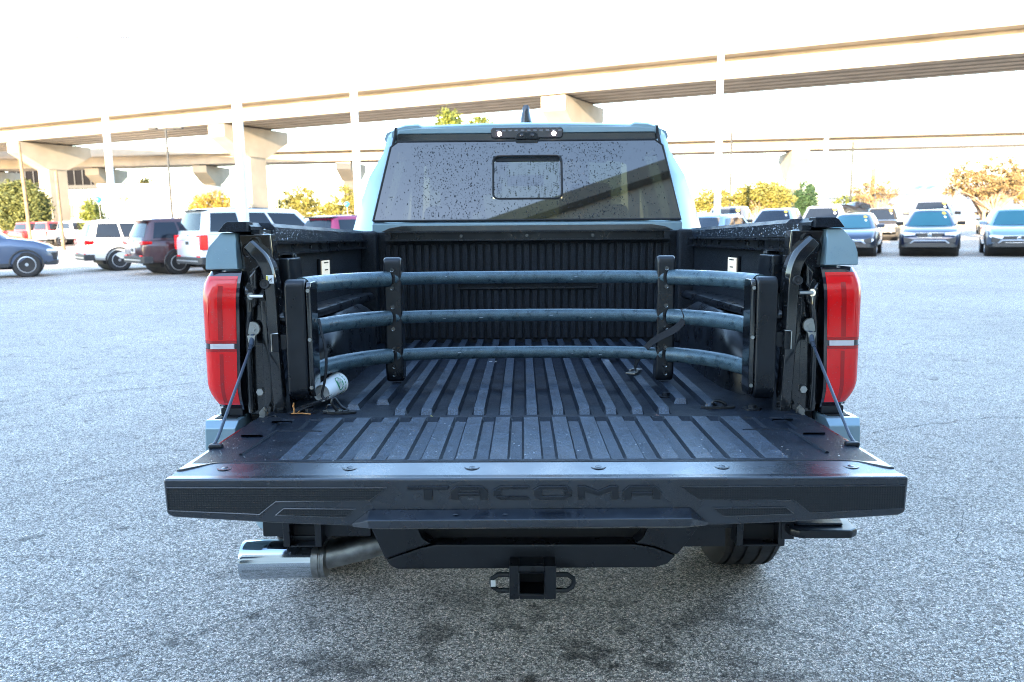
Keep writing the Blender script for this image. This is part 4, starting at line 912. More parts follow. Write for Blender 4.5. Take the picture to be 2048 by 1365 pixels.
pole('lamp_post', 'thin grey lamp post behind the round bushy tree right of the cab', 1459, 58, .08, 7.4, M['polegrey'], base_h=.3)
pole('lamp_post', 'thin dark lamp post between the parked cars on the right', 1699, 62, .09, 7.0, M['polegrey'], base_h=.3)
pole('sign_post', 'thin dark post with balls beside the white building, left of the pair', 255, 62, .06, 4.8, M['polegrey'], base_h=.2)
pole('sign_post', 'thin dark post beside the white building, right of the pair', 269, 60, .06, 4.4, M['polegrey'], base_h=.2)
pole('wooden_stub', 'short wooden stub pole above the bare orange tree', 1742, 60, .17, 4.9, M['wood'], base_h=0)
# ---- trees
def leafmat(name, c0, c1):
    m = bpy.data.materials.new(name); m.use_nodes = True; t = m.node_tree; b = t.nodes['Principled BSDF']
    g = nd(t, 'ShaderNodeNewGeometry'); r = nd(t, 'ShaderNodeValToRGB'); r.color_ramp.elements[0].color = (*c0, 1); r.color_ramp.elements[1].color = (*c1, 1)
    t.links.new(g.outputs['Random Per Island'], r.inputs[0]); t.links.new(r.outputs[0], b.inputs['Base Color']); b.inputs['Roughness'].default_value = .6
    b.inputs['Subsurface Weight'].default_value = 0; 
    return m
LM = {'olive': leafmat('olive_leaf', (.035, .050, .012), (.11, .115, .03)), 'yellow': leafmat('yellow_green_leaf', (.075, .08, .014), (.19, .165, .035)), 'green': leafmat('green_leaf', (.045, .07, .010), (.14, .15, .018)),
      'orange': leafmat('orange_leaf', (.10, .072, .028), (.21, .145, .06)), 'dark': leafmat('dark_leaf', (.010, .030, .014), (.035, .075, .028)), 'hedge': leafmat('golden_hedge_leaf', (.14, .10, .012), (.28, .19, .03))}
M['bark'] = P('bark', (.22, .16, .11), .9, var=.3, varscale=5)
def tree(name, label, base, blobs, leaf, n, size, trunks=1, trunk_h=1.2, r=.12, bare=.0, cat_='tree', group=None, seed=0):
    rg_ = random.Random(seed * 31 + 5); base = Vector(base)
    t = thing(name, label, cat_, base, group=group); V = []; F = []; tv = []
    for k in range(trunks):
        a = 2 * math.pi * k / max(1, trunks) + .4; o = Vector((math.cos(a), math.sin(a), 0)) * (r * 1.2 if trunks > 1 else 0)
        fork = Vector((o.x * 3 + rg_.uniform(-.1, .1), o.y * 3, trunk_h))
        tv.append(tube([tuple(o), tuple(o * 1.8 + Vector((rg_.uniform(-.06, .06), 0, trunk_h * .55))), tuple(fork)], [r, r * .8, r * .65], 7))
        for bl in blobs:
            if trunks > 1 and rg_.random() < .3: continue
            for q in range(3):
                e = Vector(bl[0]) + Vector((rg_.uniform(-1, 1) * bl[1][0], rg_.uniform(-1, 1) * bl[1][1], rg_.uniform(-.5, .9) * bl[1][2])) * .75
                mid = fork.lerp(e, .5) + Vector((rg_.uniform(-.2, .2), rg_.uniform(-.2, .2), .1))
                tv.append(tube([tuple(fork - Vector((0, 0, .05))), tuple(mid), tuple(e)], [r * .5, r * .28, r * .07], 5))
    O('trunk', cat(*tv), M['bark'], t)
    tot = sum(b_[1][0] * b_[1][1] * b_[1][2] for b_ in blobs)
    for c, rad in [(b_[0], b_[1]) for b_ in blobs]:
        m = int(n * rad[0] * rad[1] * rad[2] / tot); ncl = max(5, m // 30)
        for q in range(ncl):
            while True:
                d = Vector((rg_.uniform(-1, 1), rg_.uniform(-1, 1), rg_.uniform(-1, 1)))
                if .12 < d.length < 1: break
            d = d.normalized() * (d.length ** .55)
            cc = Vector(c) + Vector((d.x * rad[0], d.y * rad[1], d.z * rad[2])); cr = rg_.uniform(.5, 1.2) * size * 3.6
            for k in range(m // ncl):
                p = cc + Vector((rg_.gauss(0, .5), rg_.gauss(0, .5), rg_.gauss(0, .4))) * cr
                s_ = size * rg_.uniform(.6, 1.4); ea = Vector((rg_.gauss(0, 1), rg_.gauss(0, 1), rg_.gauss(0, 1))).normalized(); eb = ea.orthogonal().normalized(); i = len(V)
                V += [tuple(p - ea * s_), tuple(p + eb * s_ * .45), tuple(p + ea * s_), tuple(p - eb * s_ * .45)]; F.append((i, i + 1, i + 2, i + 3))
    me = bpy.data.meshes.new('crown'); me.from_pydata(V, [], F); me.materials.append(LM[leaf]); o = bpy.data.objects.new('crown', me); link(o, t)
    return t
def tr(name, label, px, d, z0, ztop, halfw_px, leaf, n, size, **k):
    x = at(px, 440, d).x; hw = halfw_px * d / 1604; zt = at(px, ztop, d).z; zb = k.pop('zb', 1.2); hh = (zt - zb) / 2; flat = k.pop('lobes', 3)
    n = int(n * 1.8); size *= 1.05
    bl = [((0, 0, zb + hh), (hw * .85, hw * .7, hh))]
    rg_ = random.Random(int(px))
    for j in range(flat): bl.append(((hw * (-.6 + 1.2 * j / max(1, flat - 1)), rg_.uniform(-.3, .3) * hw, zb + hh * rg_.uniform(.7, 1.15)), (hw * .42, hw * .45, hh * rg_.uniform(.5, .8))))
    return tree(name, label, (x, d, z0), bl, leaf, n, size, seed=int(px), **k)
tr('olive_tree', 'round olive green tree at the left edge behind the red pickups', 40, 84, 0, 358, 60, 'olive', 9000, .15, zb=.5, trunk_h=.9)
tr('bushy_tree', 'small olive tree right of the olive tree at the left edge', 78, 86, 0, 370, 22, 'olive', 3000, .15, zb=1.0)
tr('palm_shrub', 'small yellow green shrub at the foot of the far left pier', 186, 58, 0, 400, 22, 'green', 1800, .09, zb=.5, cat_='shrub')
tr('bushy_tree', 'yellow green tree top showing over the white building', 296, 112, 0, 358, 34, 'yellow', 2600, .15, zb=3)
tr('flowering_hedge', 'golden yellow hedge behind the white suv', 425, 76, 0, 381, 52, 'hedge', 5200, .10, zb=.3, lobes=5, cat_='hedge')
tr('bushy_tree', 'yellow green tree left in the row behind the magenta suv', 600, 86, 0, 371, 50, 'yellow', 5000, .11, zb=.6, lobes=4)
tr('bushy_tree', 'yellow green tree right in the row, next to the pickup cab', 690, 84, 0, 374, 42, 'yellow', 4200, .11, zb=.6, lobes=4)
tr('bushy_tree', 'tall green tree whose top shows over the left of the cab roof', 900, 46, 0, 219, 42, 'green', 11000, .085, zb=3.0, trunk_h=2.8, r=.2)
tr('bushy_tree', 'tall thin crowned tree top showing left of the roof antenna', 966, 47, 0, 232, 50, 'green', 9000, .085, zb=3.0, trunk_h=2.8, r=.18)
tr('crape_myrtle', 'round green and orange many stemmed tree right of the cab', 1522, 47, 0, 362, 62, 'yellow', 5200, .075, trunks=5, trunk_h=1.0, r=.11, zb=1.7, lobes=5)
tr('crape_myrtle', 'orange crowned tree merging with the round green tree', 1550, 49, 0, 380, 34, 'orange', 2200, .075, zb=1.8)
tr('flowering_hedge', 'yellow green hedge behind the pole right of the cab', 1425, 66, 0, 374, 52, 'yellow', 5200, .10, zb=.3, lobes=5, cat_='hedge')
tr('conifer_tree', 'dark green tree beside the far pier on the right', 1610, 66, 0, 361, 26, 'dark', 4200, .10, zb=.6, lobes=4)
tr('round_shrub', 'clipped bright green shrub behind the parked blue hatchback', 1690, 70, 0, 388, 34, 'green', 3000, .10, zb=.4, cat_='shrub')
tr('crape_myrtle', 'sparse orange brown tree behind the dark pickup on the right', 1752, 58, 0, 352, 52, 'orange', 1500, .08, trunks=4, trunk_h=1.2, r=.09, zb=1.9, lobes=5)
tr('crape_myrtle', 'wide golden crape myrtle at the right edge', 1975, 50, 0, 310, 100, 'orange', 6800, .075, trunks=4, trunk_h=1.6, r=.14, zb=2.3, lobes=7)
tr('crape_myrtle', 'golden green tree crown half out of frame at the right edge', 2060, 56, 0, 330, 66, 'hedge', 3200, .08, trunks=3, zb=2.0, lobes=4)
# ---- buildings far off
p0 = at(205, 440, 92); p1 = at(378, 440, 92); ht = at(300, 373, 92).z
wb = thing('white_building', 'low white flat roofed building under the overpass on the left', 'building', (p0.x, 92, 0))
W_ = p1.x - p0.x
O('wall', box(0, W_, 0, 12, 0, ht), M['whitewall'], wb); O('roof_coping', box(-.2, W_ + .2, -.2, 12.2, ht, ht + .3), M['whitewall'], wb)
for x0, x1, z1 in ((4.9, 6.0, 2.6), (.6, 1.8, 2.4)):
    dr = O('garage_door', box(x0, x1, -.05, .02, 0, z1), M['winglass'], wb)
O('sign_board', box(W_ * .45, W_ * .8, -.08, -.01, ht - 1.5, ht - 1.35), M['wood'], wb)
p0 = at(60, 440, 100); p1 = at(205, 440, 100)
wb2 = thing('white_building', 'long white wall with small windows behind the far left pier', 'building', (p0.x, 100, 0))
O('wall', box(0, p1.x - p0.x, 0, 10, 0, 5.6), M['whitewall'], wb2)
for k in range(5):
    f_ = O('window', box(1 + 1.7 * k, 2.1 + 1.7 * k, -.06, .02, 2.6, 4.2), M['polegrey'], wb2); O('pane', box(1.06 + 1.7 * k, 2.04 + 1.7 * k, -.08, -.061, 2.66, 4.14), M['winglass'], f_)
p0 = at(1772, 440, 94); p1 = at(2140, 440, 94); zt = at(1900, 372, 94).z
wh_ = thing('warehouse', 'long pale warehouse with sawtooth roof lights behind the right hand cars', 'building', (p0.x, 94, 0)); W_ = p1.x - p0.x
O('wall', box(0, W_, 0, 20, 0, zt - .8), M['metalwall'], wh_); O('roof', prism([(-.3, zt - .8), (20.3, zt - .8), (10, zt + .6), (-.3, zt - .4)], -.3, W_ + .3, 'x'), M['whitewall'], wh_)
for px in (1826, 1848):
    x = at(px, 440, 94).x - p0.x
    rl = O('roof_light', prism([(x, zt - .5), (x + 1.25, zt - .5), (x + 1.25, zt + .15)], -.2, 2.0), M['metalwall'], wh_)
lw = thing('low_wall', 'low pale concrete barrier behind the right hand cars', 'wall', (at(1700, 440, 75).x, 75, 0))
for k in range(7): O('barrier_block', shift(prism([(0, 0), (.6, 0), (.42, .3), (.36, 1.0), (.24, 1.0), (.18, .3)], 0, 3.9, 'x'), (4 * k, 0, 0)), M['concrete'], lw)
pr_ = at(1940, 424, 54)
rd = thing('timber_rail', 'orange lit timber rail beside the crape myrtle trunk', 'fence', (at(1952, 440, 51).x, 51, 0))
O('rail', box(-.1, 1.3, -.05, .05, 1.42, 1.62), M['wood'], rd); O('post', box(.5, .6, -.05, .05, 0, 1.42), M['polegrey'], rd); O('post', box(1.2, 1.3, -.05, .05, 0, 1.42), M['polegrey'], rd)
# balloons
M['balloon_blue'] = P('blue_balloon', (.02, .22, .62), .2, 0, .6); M['balloon_yellow'] = P('yellow_balloon', (.72, .66, .10), .2, 0, .6); M['balloon_green'] = P('green_balloon', (.04, .40, .16), .2, 0, .6)
for lab, px, py, d, r, m in (('blue balloon before the white wall on the left', 197, 400, 56, .22, 'balloon_blue'), ('large yellow balloon beside the thin dark post', 251, 397, 56, .20, 'balloon_yellow'), ('small yellow balloon left of the large yellow one', 239, 397, 56, .14, 'balloon_yellow'), ('green balloon over the white suv roof', 386, 427, 44, .13, 'balloon_green'), ('blue balloon over the magenta suv', 694, 409, 44, .14, 'balloon_blue')):
    p = at(px, py, d); t = thing('balloon', lab, 'balloon', (p.x, p.y, 0), group='balloons')
    O('envelope', shift(lathe([(-r * 1.15, 0), (-r * 1.08, .02), (-r * .9, r * .3), (-r * .4, r * .82), (0, r), (r * .5, r * .88), (r * .85, r * .5), (r, 0)], 16, 'z'), (0, 0, p.z)), M[m], t, smooth=80)
    O('string', tube([(0, 0, 0), (.05, 0, p.z * .5), (0, 0, p.z - r * 1.1)], .006, 4), M['white'], t)
# ================================================================ PARKED CARS
def paint(name, c, metal=.25, rough=.28): return P(name, c, rough, metal, 1.0)
CP = {'navy': paint('navy_car_paint', (.075, .10, .16), .4), 'white': paint('white_car_paint', (.70, .70, .67), 0), 'maroon': paint('maroon_car_paint', (.055, .022, .026), .3), 'pearl': paint('pearl_car_paint', (.62, .66, .70), 0),
      'magenta': paint('magenta_car_paint', (.32, .02, .085), .3), 'red': paint('red_car_paint', (.50, .025, .018), 0), 'grey': paint('grey_car_paint', (.12, .125, .13), .4), 'vwblue': paint('dark_blue_car_paint', (.006, .013, .045), .3),
      'kia': paint('slate_car_paint', (.035, .05, .085), .5), 'silverblue': paint('silver_blue_car_paint', (.22, .30, .42), .5), 'charcoal': paint('charcoal_car_paint', (.035, .033, .032), .3), 'silver': paint('silver_car_paint', (.36, .37, .40), .6), 'black': paint('black_car_paint', (.012, .012, .014), .1)}
M['headlamp'] = P('headlamp_lens', (.62, .66, .70), .12, 0, 1.0); M['amber'] = P('amber_lens', (.70, .28, .05), .2, 0, .6); M['sticker'] = P('yellow_sticker', (.80, .48, .06), .5)
M['trim'] = P('grey_plastic_trim', (.030, .032, .035), .5); M['alloy'] = P('alloy_rim', (.55, .56, .58), .3, .8); M['plate'] = P('licence_plate', (.55, .56, .58), .5)
STY = dict(
  suv=dict(L=4.70, W=1.90, H=1.68, zb=1.06, hood=1.05, r=.355, ax=1.38, gh=((-2.22, -1.98), (.98, .18)), wt=.60),
  bigsuv=dict(L=5.30, W=2.06, H=1.93, zb=1.22, hood=1.20, r=.40, ax=1.52, gh=((-2.56, -2.38), (1.08, .42)), wt=.72),
  midsuv=dict(L=4.36, W=1.88, H=1.74, zb=1.14, hood=1.14, r=.37, ax=1.40, gh=((-2.0, -1.8), (.95, .2)), wt=.60),
  hatch=dict(L=4.45, W=1.86, H=1.58, zb=1.00, hood=.98, r=.34, ax=1.34, gh=((-2.05, -1.45), (1.10, .20)), wt=.58),
  pickup=dict(L=5.75, W=2.02, H=1.95, zb=1.22, hood=1.22, r=.41, ax=1.78, gh=((-.62, -.48), (1.55, .80)), wt=.70))
def wheel_meshes(r, spokes=7):
    w_ = r * .62
    ty = lathe([(-w_ * .42, r * .62), (-w_ * .5, r * .78), (-w_ * .44, r * .96), (-w_ * .3, r), (w_ * .3, r), (w_ * .44, r * .96), (w_ * .5, r * .78), (w_ * .42, r * .62)], 26, 'x')
    ri = [lathe([(-w_ * .3, r * .62), (w_ * .44, r * .66), (w_ * .46, r * .60), (w_ * .30, r * .58), (w_ * .2, r * .55)], 24, 'x'), lathe([(w_ * .2, r * .14), (w_ * .42, r * .13), (w_ * .44, .0)], 12, 'x')]
    for k in range(spokes):
        a = 2 * math.pi * k / spokes
        ri.append(xf(box(w_ * .26, w_ * .40, -r * .055, r * .055, r * .10, r * .60), Matrix.Rotation(a, 4, 'X')))
    dk = lathe([(w_ * .12, r * .57), (w_ * .16, 0)], 20, 'x')
    return ty, cat(*ri), dk
def car(name, label, style, pm, loc, heading, cat_='car', group='cars parked in the lot', rear=None, front=None, glass='winglass', rim='alloy', sticker=False, spoiler=True, pitch=0, z=0, clad=True, open_bed=True):
    S = STY[style]; L, W, H, zb, hd, r, ax = (S[k] for k in ('L', 'W', 'H', 'zb', 'hood', 'r', 'ax')); hw = W / 2; hL = L / 2
    t = thing(name, label, cat_, (loc[0], loc[1], z), (R(pitch), 0, R(-heading)), group)
    pk = style == 'pickup'; bm_ = M['trim'] if clad else pm
    if pk: st = [(-hL, .90, .62, zb - .06), (-hL + .05, .96, .58, zb), (-hL + .3, .99, .55, zb), (-.7, 1, .50, zb), (1.5, 1, .50, zb), (1.75, 1, .5, hd + .02), (hL - .4, .97, .5, hd - .02), (hL - .12, .92, .52, hd - .14), (hL, .82, .56, hd - .26)]
    else: st = [(-hL, .80, .52, zb - .10), (-hL + .05, .88, .44, zb - .02), (-hL + .22, .955, .38, zb), (-hL * .5, 1, .32, zb), (S['gh'][1][0] - .3, 1, .32, zb), (S['gh'][1][0] + .05, 1, .32, hd + .02), (hL - .55, .97, .34, hd - .07), (hL - .2, .90, .38, hd - .20), (hL - .04, .82, .44, hd - .30), (hL, .74, .50, hd - .38)]
    rings = []
    for y, k, z0, z1 in st:
        h = z1 - z0; q = [(.90, 0), (.985, .10), (1.0, .40), (.985, .70), (.955, .90), (.90, .985), (.70, 1.01)]
        ring = [(hw * k * a, y, z0 + h * b) for a, b in q]; rings.append(ring + [(-x, yy, zz_) for x, yy, zz_ in ring[::-1]])
    body = O('body', loft(rings), pm, t, smooth=40)
    cut = [O('cutter', cyl((-W, y, r), (W, y, r), r * 1.13, 28), None) for y in (-ax, ax)]
    if pk and open_bed: cut.append(O('cutter', box(-hw + .12, hw - .12, -hL + .09, -.78, .85, 2), None))
    boolean(body, cut)
    O('wheel_well', cat(*[xf(lathe([(-hw + .10, r * 1.10), (hw - .10, r * 1.10)], 20, 'x'), Matrix.Translation((0, y, r))) for y in (-ax, ax)], box(-hw * .8, hw * .8, -hL + .5, hL - .6, .24, .45)), M['dark'], t)
    if clad:
        for s in (-1, 1):
            O('sill', box(*sorted((s * hw * .90, s * hw * 1.004)), -ax + r * 1.2, ax - r * 1.2, .30 if not pk else .46, .42 if not pk else .54), M['trim'], t, bevel=.02)
            for y in (-ax, ax):
                O('arch_trim', tube([(s * (hw * .995 if not (abs(y) > ax - .01 and False) else hw), y + r * 1.15 * math.cos(R(a)), r + r * 1.15 * math.sin(R(a))) for a in range(-12, 193, 15)], .028, 6), M['trim'], t)
    # greenhouse
    (yr0, yr1), (yf0, yf1) = S['gh']; w0 = hw * .93; w1 = S['wt'] if style != 'bigsuv' else .74; zt = H - .035
    def side(s, a, v, d=0.):
        y = (yr0 + (yr1 - yr0) * v) * (1 - a) + (yf0 + (yf1 - yf0) * v) * a; x = w0 + (w1 - w0) * v - .05 * abs(2 * a - 1) ** 5 + .02 * math.sin(math.pi * v)
        return (s * (x + d), y, zb - .03 + (zt - zb + .03) * v + (-.05 * a ** 3 * v - .02 * (1 - a) ** 4 * v))
    def frontp(a, v, d=0.):
        p = side(1, 1, v); return (p[0] * .985 * (2 * a - 1), p[1] + .10 * (1 - (2 * a - 1) ** 2) + .03 + d, p[2] + d * .5 + .012 * (1 - (2 * a - 1) ** 2) * v)
    def rearp(a, v, d=0.):
        p = side(1, 0, v); return (p[0] * .985 * (2 * a - 1), p[1] - .06 * (1 - (2 * a - 1) ** 2) - .03 - d, p[2])
    rr_ = []
    for v in (0, .25, .5, .75, .93, 1.0):
        ring = [side(1, a, v) for a in (.03, .1, .25, .5, .75, .9, .97)] + [frontp(a, v) for a in (.95, .8, .5, .2, .05)] + [side(-1, a, v) for a in (.97, .9, .75, .5, .25, .1, .03)] + [rearp(a, v) for a in (.05, .2, .5, .8, .95)]
        rr_.append(ring)
    top = [tuple(Vector(p) * .82 + Vector((0, (yr1 + yf1) / 2, zt)) * .18 + Vector((0, 0, .012 + .004))) for p in rr_[-1]]; top = [(x, y, min(H, max(z_, zt + .0)) if False else z_ + .022) for x, y, z_ in top]
    O('cabin', loft(rr_ + [top]), pm, t, smooth=50)
    gm = M[glass]
    for s in (-1, 1):
        spans = ((.05, .30), (.325, .60), (.625, .93)) if not pk else ((.06, .50), (.53, .92))
        for a0, a1 in spans:
            O('side_window', grid(lambda u, v: side(s, a0 + (a1 - a0) * u, .10 + .76 * v, .008), 5, 4), M['winglass'], t, smooth=60)
        mb = O('mirror', shift(box(-.13, .13, -.06, .06, -.07, .07), (s * (hw + .045), yf0 - .28, zb + .10)), M['black'] if clad else pm, t, bevel=.03)
        for y in ((-.45, .5) if not pk else (.0, .9)):
            O('door_handle', shift(box(-.012, .012, -.10, .10, -.015, .015), (s * hw * .992, y, zb - .13)), pm if not clad else M['trim'], t, bevel=.006)
    O('windscreen', grid(lambda u, v: frontp(.06 + .88 * u, .08 + .84 * v, .010), 8, 5), gm, t, smooth=60)
    O('rear_screen', grid(lambda u, v: rearp(.07 + .86 * u, .16 + .70 * v, .010), 8, 5), M['winglass'], t, smooth=60)
    if sticker:
        c = (.14, .84)
        st_ = [frontp(c[0] + .055 * math.cos(k * math.pi / 8), c[1] + .085 * math.sin(k * math.pi / 8), .016) for k in range(16)]
        O('price_sticker', (st_, [tuple(range(16))]), M['sticker'], t)
        st_ = [frontp(.15 + .03 * math.cos(k * math.pi / 8), .60 + .07 * math.sin(k * math.pi / 8), .016) for k in range(16)]
        O('lot_sticker', (st_, [tuple(range(16))]), M['white'], t)
    if spoiler and not pk:
        a = rearp(0, .93); b = rearp(.5, .98)
        O('roof_spoiler', prism([(-a[0] * -1 * .98, 0), (a[0] * -1 * .98, 0), (-a[0] * .9, -.20), (a[0] * .9, -.20)][0:4] if False else [(-w1 * .96, .10), (w1 * .96, .10), (w1 * .86, -.16), (-w1 * .86, -.16)], 0, .045, 'z') if False else xf(prism([(-w1 * .97, .14), (w1 * .97, .14), (w1 * .88, -.20), (-w1 * .88, -.20)], 0, .04, 'z'), Matrix.Translation((0, yr1 - .02, zt - .055))), M['black'] if rear and rear.get('blackspoiler') else pm, t, bevel=.012)
    # wheels
    ty, ri, dk = wheel_meshes(r)
    for s in (-1, 1):
        for y in (-ax, ax):
            wmat = Matrix.Translation((s * (hw - r * .32), y, r)) @ (Matrix.Identity(4) if s > 0 else Matrix.Rotation(math.pi, 4, 'Z'))
            wh = O('wheel', xf(ty, wmat), M['rubber'], t); O('rim', xf(ri, wmat), M[rim], wh); O('rim_back', xf(dk, wmat), M['dark'], wh)
    # rear face
    yb = -hL; q = rear or {}
    lz = q.get('lz', zb - .16); lh = q.get('lh', .09); lw_ = q.get('lw', .36)
    for s in (-1, 1):
        if q.get('tall'):
            O('rear_lamp', cat(box(*sorted((s * hw * .80, s * hw * .94)), yb - .012, yb + .20, lz - .30, lz + .12), box(*sorted((s * hw * .62, s * hw * .80)), yb - .014, yb + .12, lz + .05, lz + .12)), M['red'], t, bevel=.02)
        else:
            O('rear_lamp', prism([(s * hw * (.93 - lw_), lz - lh * .3), (s * hw * .80, lz - lh), (s * hw * .93, lz - lh * .7), (s * hw * .95, lz + lh * .6), (s * hw * .80, lz + lh), (s * hw * (.93 - lw_), lz + lh * .1)], yb - .012, yb + .26), M['red'], t, bevel=.012)
        O('rear_reflector', box(*sorted((s * hw * .58, s * hw * .80)), yb - .018, yb + .05, .56, .60), M['red'], t)
        O('tail_pipe', xf(cat(lathe([(0, .05), (.12, .05)], 12, 'y')), Matrix.Translation((s * hw * .62, yb - .01, .40))), M['chrome'], t)
    O('rear_bumper', loft([[(x * hw, y, z_) for x, z_ in ((-k, .36 + .16 * pk), (k, .36 + .16 * pk), (k * 1.01, .56 + .1 * pk), (-k * 1.01, .56 + .1 * pk))] for y, k in ((yb - .05, .78), (yb + .02, .88), (yb + .25, .955))]), M['trim'] if not q.get('chrome') else M['chrome'], t, bevel=.02)
    O('bumper_strip', box(-hw * .74, hw * .74, yb - .058, yb - .02, .43 + .12 * pk, .47 + .12 * pk), M['alloy'], t, bevel=.008)
    pz = q.get('pz', .80)
    pt = O('licence_plate', box(-.16, .16, yb - .02, yb + .02, pz - .08, pz + .08), M['plate'], t, bevel=.006); O('plate_centre', box(-.12, .12, yb - .022, yb - .0201, pz - .05, pz + .05), M['grey'] if 'grey' in M else M['trim'], pt)
    O('gate_handle', box(-.42, .42, yb - .012, yb + .03, zb - .22, zb - .19), M['alloy'] if not pk else M['black'], t, bevel=.006)
    O('maker_badge', lathe([(-.012, 0), (-.012, .05), (.0, .055), (.03, .055)], 14, 'y'), M['chrome'], t).location = (0, yb - .004 + .03, zb - .08)
    # front face
    yf = hL; q = front or {}; gz = q.get('gz', hd - .48)
    gr = O('grille', prism([(-hw * .46, gz + .10), (hw * .46, gz + .10), (hw * q.get('gw', .40), gz - q.get('gd', .08)), (-hw * q.get('gw', .40), gz - q.get('gd', .08))], yf - .06, yf + .016), M['trim'], t, bevel=.012)
    O('grille_bar', cat(box(-hw * .48, hw * .48, yf - .04, yf + .022, gz + .10, gz + .125), box(-hw * .42, hw * .42, yf - .04, yf + .020, gz - q.get('gd', .08) - .02, gz - q.get('gd', .08))), M['chrome'], t, bevel=.006)
    for s in (-1, 1):
        O('headlamp', prism([(s * hw * .47, gz + .12), (s * hw * .90, gz + .16), (s * hw * .93, gz + .09), (s * hw * .82, gz + .02), (s * hw * .48, gz + .04)], yf - .24, yf + .008), M['headlamp'], t, bevel=.01)
        O('fog_recess', prism([(s * hw * .56, .62), (s * hw * .86, .70), (s * hw * .84, .50), (s * hw * .60, .50)], yf - .18, yf + .012), M['trim'], t, bevel=.01)
    O('front_bumper', loft([[(x * hw, y, z_) for x, z_ in ((-k, .34 + .14 * pk), (k, .34 + .14 * pk), (k * .98, .50 + .14 * pk), (-k * .98, .50 + .14 * pk))] for y, k in ((yf + .02, .70), (yf - .04, .82), (yf - .30, .93))]), M['trim'], t, bevel=.02)
    O('lower_trim', tube([(-hw * .66, yf - .01, .46), (-hw * .5, yf + .03, .57), (hw * .5, yf + .03, .57), (hw * .66, yf - .01, .46)], .026, 6), M['alloy'], t)
    bd = O('badge', lathe([(-.01, .062), (.02, .066), (.022, .058), (.012, .054)], 18, 'y'), M['chrome'], t); bd.location = (0, yf + .012, gz + q.get('bz', .02))
    if q.get('vw'):
        O('badge_strokes', cat(tube([(-.030, .012, .046), (0, .012, .004), (.030, .012, .046)], .006, 5), tube([(-.050, .012, .016), (-.024, .012, -.044), (0, .012, -.004), (.024, .012, -.044), (.050, .012, .016)], .006, 5)), M['chrome'], bd)
    if style in ('suv', 'bigsuv', 'midsuv') and not front:
        for s in (-1, 1): O('roof_bar', tube([side(s * .90, .12, 1.0), tuple(Vector(side(s * .88, .5, 1.0)) + Vector((0, 0, .045))), side(s * .90, .88, 1.0)], .016, 6), M['trim'], t)
    return t
h_ = R
car('suv', 'navy blue suv cut off by the left edge with its front wheel showing', 'midsuv', CP['navy'], (-15.91, 23.85), 62)
car('suv', 'white suv with slim red lamps seen from behind at left', 'suv', CP['white'], (-12.35, 28.1), 52, rear=dict(lz=.94, lh=.09, pz=.86))
car('suv', 'maroon suv between the two white suvs', 'suv', CP['maroon'], (-9.55, 25.7), 47, rear=dict(lz=.96, lh=.06, pz=.74))
car('suv', 'large white suv with tall red lamps left of the pickup', 'bigsuv', CP['pearl'], (-7.25, 24.8), 47, rear=dict(tall=1, lz=1.06, pz=.95, blackspoiler=1))
car('suv', 'magenta suv half hidden by the pickup bed', 'suv', CP['magenta'], (-4.05, 24.2), 38, rear=dict(lz=.98, blackspoiler=1))
for lab, pm, x, y, h in (('red pickup truck at the left edge, farthest left of the row', 'red', -40.5, 68, 22), ('red pickup truck between another red one and a white one', 'red', -38.0, 66.5, 22), ('white pickup truck with its tailgate towards us in the far left row', 'white', -35.0, 64.5, 22), ('grey pickup truck right of the white one in the far left row', 'grey', -33.0, 66.2, 22)):
    car('parked_pickup', lab, 'pickup', CP[pm], (x, y), h, 'pickup truck', 'pickups parked in the far left row', rear=dict(tall=1, lz=1.05, pz=.62, chrome=1))
car('hatchback', 'pale car whose roof shows over the white suv at left', 'hatch', CP['silver'], (-29.6, 62), 60)
car('hatchback', 'white car far off right of the grey pickup', 'hatch', CP['white'], (-27.0, 60), 70)
car('suv', 'dark blue suv behind the olive tree at far left', 'suv', CP['navy'], (-47.0, 82), 80)
car('suv', 'second dark blue suv by the wooden pole at far left', 'suv', CP['navy'], (-43.5, 78), 85)
car('hatchback', 'dark blue car before the white building, left of the thin posts', 'hatch', CP['navy'], (-36.2, 72), 100)
car('hatchback', 'grey car before the white building, by the thin posts', 'hatch', CP['grey'], (-33.0, 71), 95)
for k, (lab, px, d, pm, sty, h) in enumerate((('white pickup truck far off under the green trees, left one', 640, 62, 'white', 'pickup', 120), ('white van like suv far off under the green trees', 676, 64, 'white', 'bigsuv', 100), ('teal grey car far off behind the magenta suv', 590, 60, 'kia', 'hatch', 80), ('dark red car far off behind the magenta suv', 612, 58, 'red', 'hatch', 60), ('silver car far off beside the cab pillar', 702, 58, 'silver', 'hatch', 80))):
    car('parked_car', lab, sty, CP[pm], (at(px, 440, d).x, d), h, 'car', 'cars far off on the left')
HD = 207
car('hatchback', 'slate blue hatchback facing us beside the right tail lamp', 'hatch', CP['kia'], (13.05, 30.75), HD + 1, front=dict(gw=.3), sticker=True, clad=False, spoiler=False, glass='tealglass')
car('suv', 'dark blue suv facing us head on at right', 'suv', CP['vwblue'], (15.6, 30.1), HD, front=dict(vw=1, gz=.72, gd=.03, gw=.36, bz=.035), sticker=True, glass='tealglass', spoiler=False)
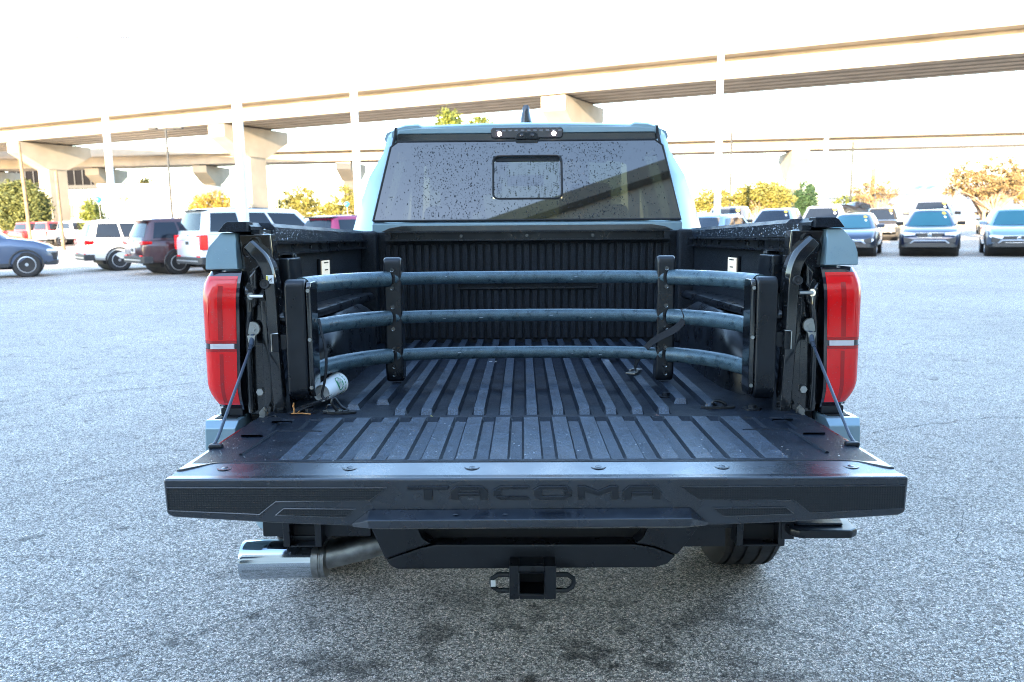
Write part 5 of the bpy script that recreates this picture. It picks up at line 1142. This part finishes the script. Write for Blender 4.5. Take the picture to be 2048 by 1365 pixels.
car('suv', 'silver blue suv at the right edge with a wide black grille', 'suv', CP['silverblue'], (18.15, 29.2), HD, front=dict(gz=.60, gd=.10, gw=.62), glass='tealglass', clad=False, spoiler=False)
car('parked_pickup', 'dark charcoal pickup facing us far off between two blue cars', 'pickup', CP['charcoal'], (at(1764, 440, 50).x, 50), HD, 'pickup truck', 'pickups facing us on the right', front=dict(gz=.80, gd=.28), sticker=True)
car('parked_pickup', 'silver pickup cab showing over the roof of the dark blue suv', 'pickup', CP['silver'], (at(1862, 440, 38.5).x, 38.5), HD, 'pickup truck', 'pickups facing us on the right', front=dict(gz=.80, gd=.28), sticker=True, z=.22)
car('parked_pickup', 'grey pickup facing us over the right bed rail, next to the slate hatchback', 'pickup', CP['silver'], (at(1650, 440, 37.5).x, 37.5), HD, 'pickup truck', 'pickups facing us on the right', sticker=True, front=dict(gz=.8, gd=.28))
car('suv', 'silver suv facing us below the round green tree', 'suv', CP['silver'], (at(1552, 440, 33).x, 33), HD, sticker=True, spoiler=False, z=.15)
car('parked_pickup', 'dark pickup cab left of the round green tree', 'pickup', CP['grey'], (at(1462, 440, 36).x, 36), HD, 'pickup truck', 'pickups facing us on the right', sticker=True)
car('hatchback', 'pale blue car nose showing beside the cab pillar on the right', 'hatch', CP['silverblue'], (at(1428, 440, 27).x, 27.5), HD + 10, clad=False, spoiler=False)
car('suv', 'dark suv roof beside the cab pillar on the right', 'suv', CP['kia'], (at(1406, 440, 34).x, 34), HD, spoiler=False)
rx = at(1706, 440, 58).x
rp = thing('display_ramp', 'steel ramp that lifts the black suv between the trees', 'ramp', (rx, 58, 0), (0, 0, R(-250)))
for s in (-.7, .7): O('ramp_track', prism([(-2.6, 0), (2.6, 0), (2.6, 1.72), (2.2, 1.72), (-2.6, .1)], s - .2, s + .2, 'x'), M['polegrey'], rp)
car('suv', 'black suv tilted nose up on a display ramp', 'suv', CP['black'], (rx, 58), 250, pitch=17, z=.85)
car('hatchback', 'dark car behind the crape myrtle at the right edge', 'hatch', CP['charcoal'], (at(1985, 440, 60).x, 60), HD)
